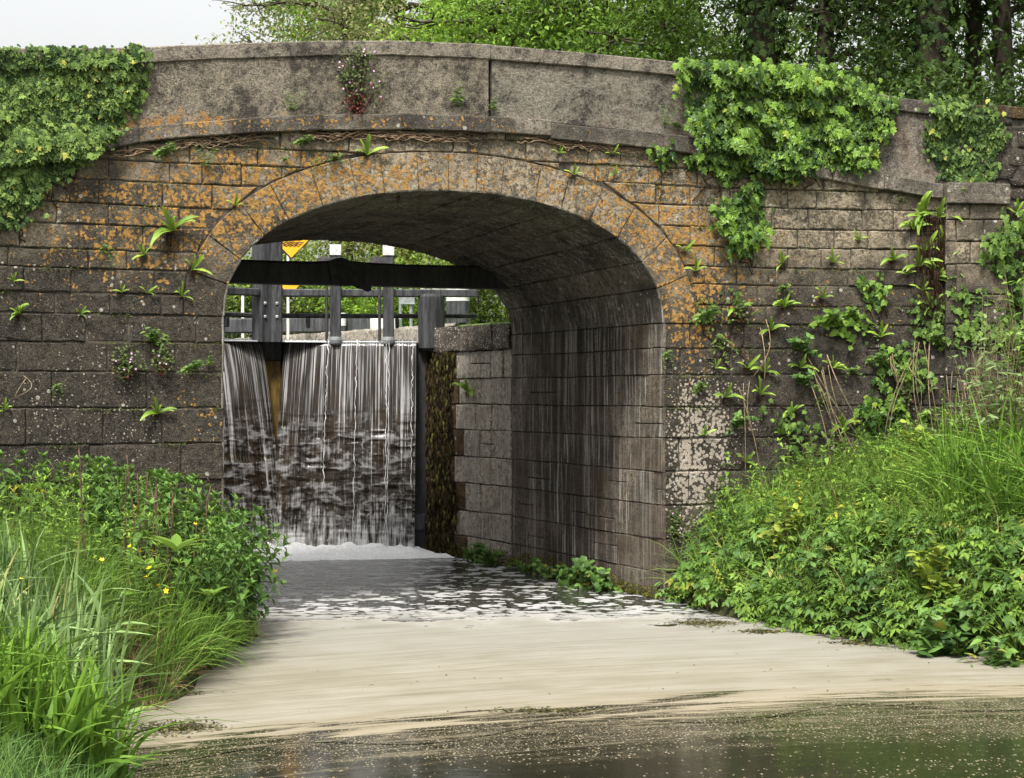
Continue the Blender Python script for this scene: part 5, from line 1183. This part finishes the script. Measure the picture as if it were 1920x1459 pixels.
def dock(px, v, py, s, label, seed):
    P = DP(px, py, v); r = np.random.RandomState(seed); n = 7; a = np.arange(n)*2.4+r.rand(n); D = np.stack([np.cos(a), np.sin(a), .6+.5*r.rand(n)], 1); N = np.stack([-np.cos(a)*.6, -np.sin(a)*.6, np.ones(n)], 1)
    lf = ovate(.34, 6, .14, .35); single('dock_plant', label, 'dock', P, [(lf, frames(D, N)*(s*(.7+.5*r.rand(n)))[:, None, None], np.tile(P, (n, 1)), .5+.2*r.rand(n))], [m_herb], 'docks on the left bank')
dock(275, 15.7, 1075, .30, 'big dock leaves below the dark dead stalks', 1); dock(330, 16.2, 1035, .34, 'dock with upright leaf right of the dead stalks', 2); dock(395, 16.6, 1120, .24, 'low dock beside the grass tuft at the water', 3)
def tussock(px, v, s, label, seed, n=5):
    r = np.random.RandomState(seed); P = gpt(px, v); q = P+np.stack([r.randn(n)*.08, r.randn(n)*.08, r.rand(n)*.06-.03], 1); single('grass_tussock', label, 'grass tussock', P, [(GRS[seed % 4], tilt(rotz(r.rand(n)*6, s*(.8+.4*r.rand(n))), .25+0*r.rand(n), -.2+0*r.rand(n)), q, .5+.1*r.randn(n))], [m_grass], 'grass tussocks at the water edge')
tussock(352, 16.6, .72, 'round grass tussock leaning over the cream scum', 1, 7); tussock(405, 17.2, .62, 'fine grass tussock next to the nettle bank corner', 2, 6); tussock(300, 15.8, .60, 'grass tussock behind the nearest reeds', 3, 6); tussock(1450, 20.0, .60, 'pale grass tussock dipping to the right water edge', 4, 6); tussock(1690, 18.0, .66, 'lime green tussock low on the right bank', 5, 7)
# buttercups
BUT = MB()
for p_ in range(5):
    a = p_*2*pi/5; BUT.add([(0, 0, 0), (cos(a-.55)*.6, sin(a-.55)*.6, .22), (cos(a)*1., sin(a)*1., .42), (cos(a+.55)*.6, sin(a+.55)*.6, .22)], [(0, 1, 2, 3)])
BUT.tube([(0, 0, 0), (.03, 0, -3), (.1, .05, -9)], .10, 4, .5, 1); BUTm = BUT.me('buttercup', [m_butter, m_gstem])
rb_ = np.random.RandomState(3)
for px, py, d, lab in ((45, 912, 17.9, 'uppermost buttercup near the left wall'), (61, 917, 17.9, 'buttercup just right of the uppermost one'), (80, 922, 17.9, 'outer right buttercup of the far left cluster'), (30, 927, 17.8, 'outer left buttercup of the far left cluster'), (53, 938, 17.8, 'widest open buttercup of the far left cluster'), (22, 942, 17.7, 'lowest buttercup of the far left cluster'),
    (245, 1024, 16.4, 'buttercup left of the dark dead stalks'), (262, 1035, 16.3, 'buttercup beside the dock leaf tip'), (286, 1034, 16.3, 'buttercup right under the dark dead stalks'), (298, 1042, 16.3, 'right hand buttercup of the middle row'), (175, 1047, 16., 'left buttercup of the pair in pale grass'), (191, 1050, 16., 'right buttercup of the pair in pale grass'),
    (350, 1060, 16.4, 'buttercup by the upright dock leaf'), (280, 1066, 16.2, 'buttercup on the dock plant'), (275, 1082, 16.1, 'buttercup beneath the dock plant'), (297, 1098, 15.9, 'buttercup above the water edge tussock'), (310, 1108, 15.9, 'lowest buttercup above the grass tussock'), (366, 983, 17.4, 'buttercup against the dark nettles'), (40, 1086, 14.9, 'buttercup above the reeds'), (18, 1114, 14.7, 'leftmost buttercup among reed tips'), (516, 1072, 18.6, 'buttercup on the nettle corner by the pool')):
    o = link('buttercup', BUTm, None, tuple(DP(px, py, d-.9))); s = .026*(.8+.4*rb_.rand()); o.scale = (s, s, s); o.rotation_euler = (.5+rb_.randn()*.3, rb_.randn()*.3, rb_.rand()*6); tag(o, lab, 'buttercup', 'buttercups on the left bank')
# bramble arcs, lime leaves and a big leaved elder at the right water edge
def shrub(name, label, cat_, px, v, w, h, n, leaf, ls, mat, seed, base=None, group=None):
    P = gpt(px, v) if base is None else np.array(base); g = empty(name, tuple(P)); tag(g, label, cat_, group); r = np.random.RandomState(seed); mb = MB(); T, D, N, Sz, ti = [], [], [], [], []
    for i in range(n):
        a = r.rand()*2*pi; rad = w*(r.rand()**.6); tip = np.array([cos(a)*rad, sin(a)*rad*.6, h*(.45+.55*r.rand())*(1-.35*(rad/w)**2)]); Q = [tip*np.array([u**1.3, u**1.3, u*(1.15-.15*u)]) for u in np.linspace(0, 1, 8)]
        mb.tube(Q, np.linspace(.007, .002, 8), 4, r.rand())
        for k in range(2, 8):
            for q in range(2):
                u = Q[k]; T.append(u+r.randn(3)*.012); an = r.rand()*2*pi; D.append(np.array([cos(an), sin(an), .35+.4*r.randn()])); N.append(np.array([0, -.25, 1])+r.randn(3)*.35); Sz.append(ls*(.6+.6*r.rand())); ti.append(.45+.2*r.randn()+.1*(k-5)/3)
    mb.build('stems', m_stem, g); scatter('leaves', [(leaf, frames(np.array(D), np.array(N))*np.array(Sz)[:, None, None], T, ti)], mat, g)
    return g
shrub('willow_shrub', 'grey green willow shrub crowding the pilaster at the right edge', 'shrub', 1880, 20.6, .95, 1.9, 85, ovate(.32, 4, .12, .25), .125, m_will, 1)
shrub('willow_shrub', 'slender willow shoots in front of the pilaster face', 'shrub', 1835, 21.6, .40, 2.3, 30, ovate(.32, 4, .12, .25), .105, m_will, 2)
shrub('leafy_bush', 'dark leafy bush rising beyond the willow by the rubble wall', 'shrub', 1925, 21.8, .5, 2.9, 45, OV, .11, m_herb, 3)
shrub('bramble_bush', 'large leaved bramble bush over the lower right water edge', 'bramble', 1800, 17.6, .50, .80, 34, LOB, .15, m_brmb, 4)
shrub('bramble_bush', 'bramble with yellowing leaves in the right bank', 'bramble', 1765, 18.2, .32, .95, 16, LOB, .13, m_herby, 5)
shrub('lime_leaved_shrub', 'yellow green raspberry shoots in the front of the right bank', 'shrub', 1475, 20.4, .26, .85, 18, OVW, .115, m_herby, 6)
shrub('leafy_bush', 'rounded mossy green bush at the corner of right jamb', 'shrub', 1328, 21.3, .16, .42, 34, OV, .04, m_herby, 7)
shrub('leafy_bush', 'ferny elder shoots overhanging the water at the right corner', 'shrub', 1880, 17.0, .40, .62, 26, OV, .12, m_brmb, 8)
shrub('leafy_bush', 'lime leaved plant above the tall grass by the willow', 'shrub', 1720, 21.4, .35, 1.0, 16, LOB, .11, m_herby, 9)
shrub('leafy_bush', 'broad leaved bush in the middle front of the right bank', 'shrub', 1560, 19.4, .34, .60, 26, OVW, .115, m_brmb, 10)
# debris mats drifting against the banks
def mat_(px, py, w, dep, label, seed):
    P = WP(px, py); r = np.random.RandomState(seed); n = int(900*w*dep/.3); uu = r.randn(n)*.38*w; vv = r.randn(n)*.30*dep*(1-.6*np.clip(np.abs(uu)/w, 0, 1)); T = np.stack([P[0]+uu*RT[0]+vv*FW[0], P[1]+uu*RT[1]+vv*FW[1], .006+.02*r.rand(n)**2], 1); a = r.rand(n)*6.3
    D = np.stack([np.cos(a), np.sin(a), .15*r.randn(n)], 1); N = np.stack([.3*r.randn(n), .3*r.randn(n), np.ones(n)], 1)
    single('floating_weed', label, 'floating weed', P, [(OVN, frames(D, N)*(.05*(.4+r.rand(n)))[:, None, None], T, r.rand(n)*.7)], [m_fweed], 'mats of floating weed')['kind'] = 'stuff'
m_fweed = leaf_mat('floating_weed', (.035, .034, .012), (.16, .14, .05), None, 0, .1, .7)
mat_(330, 1367, .42, .55, 'long olive weed mat drifting off the reeds', 1); mat_(330, 1302, .28, .35, 'dark weed scraps below the grass tussock', 2); mat_(1320, 1170, .42, .6, 'green weed raft at the foot of the right jamb', 3); mat_(1620, 1207, .45, .4, 'weed fringe along the right bank', 4); mat_(1020, 1334, .55, .18, 'thin line of debris on the scum front', 5); mat_(1430, 1186, .35, .3, 'small weed fringe near the lime leaves', 6)
r = np.random.RandomState(71); n = 90; uu = -2.4+6.4*r.rand(n); vv = 13.6+.44*uu+r.rand(n)**1.6*4.5-.5; P = np.array([[*uv2w(a, b), .012] for a, b in zip(uu, vv)]); P = P[(dl(P[:, 0], P[:, 1]) < -.1) & (dr_(P[:, 0], P[:, 1]) < -.1)]; n = len(P); a = r.rand(n)*6.3
o = scatter('floating_debris', [(OVN, frames(np.stack([np.cos(a), np.sin(a), .1*r.randn(n)], 1), np.stack([.3*r.randn(n), .3*r.randn(n), np.ones(n)], 1))*(.035*(.4+1.2*r.rand(n)**2))[:, None, None], P, r.rand(n)*.6)], m_fweed, None, False); tag(o, 'scattered leaf scraps and seeds drifting on the scum', 'debris', kind='stuff')
# ================================================================== trees
TLF = ovate(.62, 2, .2, .25)
def tree(name, label, px, d, H, tr, mat, seed, zlo, zhi, crown, nclu, nleaf, ls, lean=0., ivy_n=0, spread=.27, group='trees behind the bridge', base_z=3.36, cols=None, aim=0., fill=0, nl=16):
    r = np.random.RandomState(seed); u = (px-960)/FPX*d; bx, by = uv2w(u, d); g = empty(name, (bx, by, base_z)); tag(g, label, 'tree', group)
    mb = MB(); P = [np.array([lean*H*(k/10)**1.3+.10*sin(k*1.3+seed), .08*cos(k+seed), H*k/10]) for k in range(11)]; mb.tube(P, [tr*(1.35-.35*min(1, k*2))*(1-.80*k/10) for k in range(11)], 10, .5)
    cl = []
    for i in range(nl):
        h = zlo-base_z-1.2+(zhi-zlo)*.85*(i/nl)+r.rand()*.6; h = max(1.5, min(h, H*.92)); k = h/H*10; k0 = int(min(k, 9)); b0 = P[k0]+(P[k0+1]-P[k0])*(k-k0); a = i*2.4+r.rand()*.7+aim; l = crown*(.65+.5*r.rand())*(1-.35*h/H); Q = [b0]; up = .32+.25*r.rand()
        for q in range(1, 9): w = q/8; Q.append(b0+np.array([cos(a)*l*w, sin(a)*l*w, up*l*w*(1.-.75*w)])+r.randn(3)*.06*np.array([1, 1, .8])*l/3)
        mb.tube(Q, np.linspace(tr*.33, .018, 9), 6, .5)
        for q in range(2, 9):
            for _ in range(2):
                a2 = a+r.randn()*1.1; l2 = l*(.16+.24*r.rand()); e = Q[q]+np.array([cos(a2)*l2, sin(a2)*l2, r.randn()*.25*l2-.04]); mb.tube([Q[q], (Q[q]+e)/2+r.randn(3)*.06, e], [.022, .014, .006], 4, .5); cl += [e, (Q[q]+e)/2, Q[q]+r.randn(3)*.2]
    mb.build('trunk', m_bark, g, smooth=True)
    cl = np.array(cl); zz = cl[:, 2]+base_z; keep = (zz > zlo-.3); cl = cl[keep]; zz = zz[keep]; w = np.where(zz < zhi, 1., .35); c = cl[r.choice(len(cl), nclu, p=w/w.sum())]+r.randn(nclu, 3)*spread*.8
    if fill:
        f = np.stack([r.randn(6*fill)*crown*.55, r.randn(6*fill)*crown*.5, 6.6+4.6*r.rand(6*fill)-base_z], 1); fx, fy, fd = proj(f+np.array([bx, by, base_z])); ok = np.ones(len(f), bool)
        for tx_, td in ((1432, 32), (1545, 35), (1752, 31), (1826, 34), (1890, 33)): ok &= (np.abs(fx-tx_) > 46) | (fd > td+.3)
        f = f[ok][:fill]; c = np.concatenate([c, f]); nclu = len(c)
    n = nclu*nleaf; T = np.repeat(c, nleaf, 0)+r.randn(n, 3)*spread*np.array([1., 1., .5]); ti = np.repeat(r.rand(nclu)*.5, nleaf)+.5*r.rand(n)
    D = np.stack([r.randn(n), r.randn(n), -.45+.4*r.randn(n)], 1); N = np.stack([r.randn(n)*.55, r.randn(n)*.55-.1, np.ones(n)], 1)
    scatter('crown', [(TLF, frames(D, N)*(ls*(.55+.7*r.rand(n)))[:, None, None], T, ti)], mat, g, False)
    if ivy_n:
        h = r.rand(ivy_n)**.8*H*.62; a = r.rand(ivy_n)*2*pi; k = np.minimum(h/H*10, 9.99); k0 = k.astype(int); PP = np.array(P); cxy = PP[k0]+(PP[k0+1]-PP[k0])*(k-k0)[:, None]; rad = tr*(1.0-.72*h/H)+.05+.26*r.rand(ivy_n)*fbm(h*1.2, a*1.5, 0, seed)*1.4
        T = np.stack([cxy[:, 0]+np.cos(a)*rad, cxy[:, 1]+np.sin(a)*rad, h], 1); D = np.stack([np.cos(a)*.4, np.sin(a)*.4, -np.ones(ivy_n)], 1)+r.randn(ivy_n, 3)*.35; N = np.stack([np.cos(a), np.sin(a), .5*np.ones(ivy_n)], 1)+r.randn(ivy_n, 3)*.3
        scatter('trunk_ivy', [(IVY, frames(D, N)*(.13*(.6+.6*r.rand(ivy_n)))[:, None, None], T, r.rand(ivy_n)*.8)], m_tl2, g, False)
tree('ash_tree', 'thin olive crowned tree against white sky above the left parapet', 650, 50, 13, .22, m_tl3, 1, 10.0, 14., 3.2, 520, 22, .13, .0, 0, .34)
tree('sycamore_tree', 'bright green tree with arching limbs above the bridge crown', 760, 56, 17, .34, m_tl1, 2, 11.6, 16., 5.6, 1100, 26, .15, -.02)
tree('sycamore_tree', 'bright green tree with dark leaning limb right of the crown', 985, 37, 13, .27, m_tl1, 3, 8.4, 11.5, 3.5, 620, 24, .125, .05)
tree('lime_tree', 'leafy mid green tree over the pinkish parapet', 1090, 36, 13, .25, m_tl6, 4, 8.0, 11.2, 3.3, 560, 24, .12)
tree('lime_tree', 'mid green tree where the parapet meets the ivy', 1260, 38, 13, .26, m_tl6, 5, 7.8, 11.2, 3.3, 560, 24, .125)
tree('ivy_clad_tree', 'ivy clad trunk rising behind the big right ivy', 1432, 32, 14, .30, m_tl2, 6, 9.6, 12.5, 3.0, 110, 20, .12, .0, 2200, fill=240, nl=8)
tree('ivy_clad_tree', 'slimmer dark trunk between the two ivy clad trees', 1545, 35, 13, .24, m_tl2, 7, 9.6, 12.5, 3.0, 110, 20, .12, .01, 900, fill=240, nl=8)
tree('ivy_clad_tree', 'stoutest dark trunk above the pilaster', 1752, 31, 15, .36, m_tl2, 8, 9.6, 12.5, 3.0, 110, 20, .12, .0, 2400, fill=240, nl=8)
tree('beech_tree', 'dark straight trunk right of the stoutest one', 1826, 34, 14, .22, m_tl2, 9, 9.6, 12.5, 2.8, 110, 20, .12, -.01, 500, fill=240, nl=8)
tree('beech_tree', 'dark trunk at the right photo edge', 1890, 33, 14, .24, m_tl2, 10, 9.6, 12.5, 2.8, 110, 20, .12, -.04, 500, fill=240, nl=8)
tree('beech_tree', 'distant dark tree closing the gaps among the right trunks', 1660, 44, 14, .28, m_tl2, 11, 9.6, 12.5, 4.2, 110, 20, .15, fill=240, nl=8)
# hedge shrubs seen under the arch and behind the right parapet
def hedge(label, px, d, w, h, n, mat, seed, ls=.13, group='bushes beyond the lock', base_z=3.36, name='bush'):
    r = np.random.RandomState(seed); u = (px-960)/FPX*d; bx, by = uv2w(u, d); g = empty(name, (bx, by, base_z)); tag(g, label, 'bush', group); c = []
    for i in range(60): c.append((r.randn()*w*.42, r.randn()*w*.30, h*r.rand()**.8*(.95)))
    c = np.array(c); k = r.randint(0, 60, n); T = c[k]+r.randn(n, 3)*np.array([.34, .34, .26]); T[:, 2] = np.clip(T[:, 2], .02, None); D = np.stack([r.randn(n), r.randn(n), -.3+.5*r.randn(n)], 1); N = np.stack([r.randn(n)*.5, r.randn(n)*.5-.3, np.ones(n)], 1)
    scatter('foliage', [(TLF, frames(D, N)*(ls*(.5+.8*r.rand(n)))[:, None, None], T, .3*r.rand(60)[k]+.6*r.rand(n))], mat, g, False)
    mb = MB()
    for i in range(14): q = c[i]; mb.tube([(q[0]*.15, q[1]*.15, 0), (q[0]*.6, q[1]*.6, q[2]*.5), tuple(q)], [.04, .025, .01], 5)
    mb.build('stems', m_bark, g)
for a in [('bright bush left of the mitre posts', 430, 46, 2.2, 2.2, 7000, m_tl4, 1), ('green bush behind the diamond signs', 560, 47, 2.4, 3.2, 9000, m_tl4, 2), ('tall golden green bush between the rack posts', 680, 52, 2.6, 4.2, 10000, m_tl5, 3), ('golden bush under the vault edge right of the racks', 790, 50, 2.6, 3.9, 10000, m_tl5, 4), ('darker bush behind the road sign', 745, 45, 1.8, 1.9, 6000, m_tl1, 5), ('leafy bush beside the thick bollard', 905, 43, 1.8, 2.2, 6000, m_tl4, 6), ('low bush at the waterline beyond the gate', 640, 48, 2.6, 1.4, 5000, m_tl1, 7)]: hedge(*a)
for a in [('dark laurel mass behind the pilaster ivy', 1800, 30, 2.2, 4.3, 9000, m_tl2, 11), ('dark bush between ivy and stoutest trunk', 1640, 33, 2.2, 4.1, 8000, m_tl2, 12), ('dark bush above the rubble wall at right', 1930, 31, 2.0, 4.0, 8000, m_tl2, 13), ('dark bush behind the right ivy crest', 1480, 35, 2.2, 3.9, 7000, m_tl2, 14)]: hedge(*a, group='dark bushes behind the right parapet')
# ================================================================== camera, sky, sun
cam = bpy.data.cameras.new('camera'); co = bpy.data.objects.new('camera', cam); COL.objects.link(co); S.camera = co
co.location = tuple(CAM); co.rotation_euler = (pi/2, 0, -TH); cam.sensor_width = 36; cam.lens = 36*FPX/1920; cam.shift_y = (HZ-729.5)/1920; cam.clip_end = 2000
SUN_EL, SUN_AZ = 60, 218          # azimuth from +Y, clockwise: behind and left of the camera
W = bpy.data.worlds.new('World'); S.world = W; W.use_nodes = True; nt = W.node_tree; bg = nt.nodes['Background']
sk = nt.nodes.new('ShaderNodeTexSky'); sk.sky_type = 'NISHITA'; sk.sun_disc = False; sk.sun_elevation = radians(SUN_EL); sk.sun_rotation = radians(SUN_AZ); sk.air_density = 1.6; sk.dust_density = 5.; sk.ozone_density = .6
hs = nt.nodes.new('ShaderNodeHueSaturation'); hs.inputs['Saturation'].default_value = .10; hs.inputs['Value'].default_value = 1.; nt.links.new(sk.outputs[0], hs.inputs['Color']); nt.links.new(hs.outputs[0], bg.inputs[0]); bg.inputs[1].default_value = .14
sl = bpy.data.lights.new('sun', 'SUN'); so = bpy.data.objects.new('sun', sl); COL.objects.link(so); sl.energy = 3.0; sl.angle = radians(9); sl.color = (1., .95, .88)
so.rotation_euler = (radians(90-SUN_EL), 0, radians(180-SUN_AZ)); so.location = (-20, -40, 40)
S.view_settings.view_transform = 'Standard'; S.view_settings.look = 'None'; S.view_settings.exposure = 0.95; S.view_settings.gamma = 1.
S.cycles.max_bounces = 8; S.cycles.transparent_max_bounces = 8
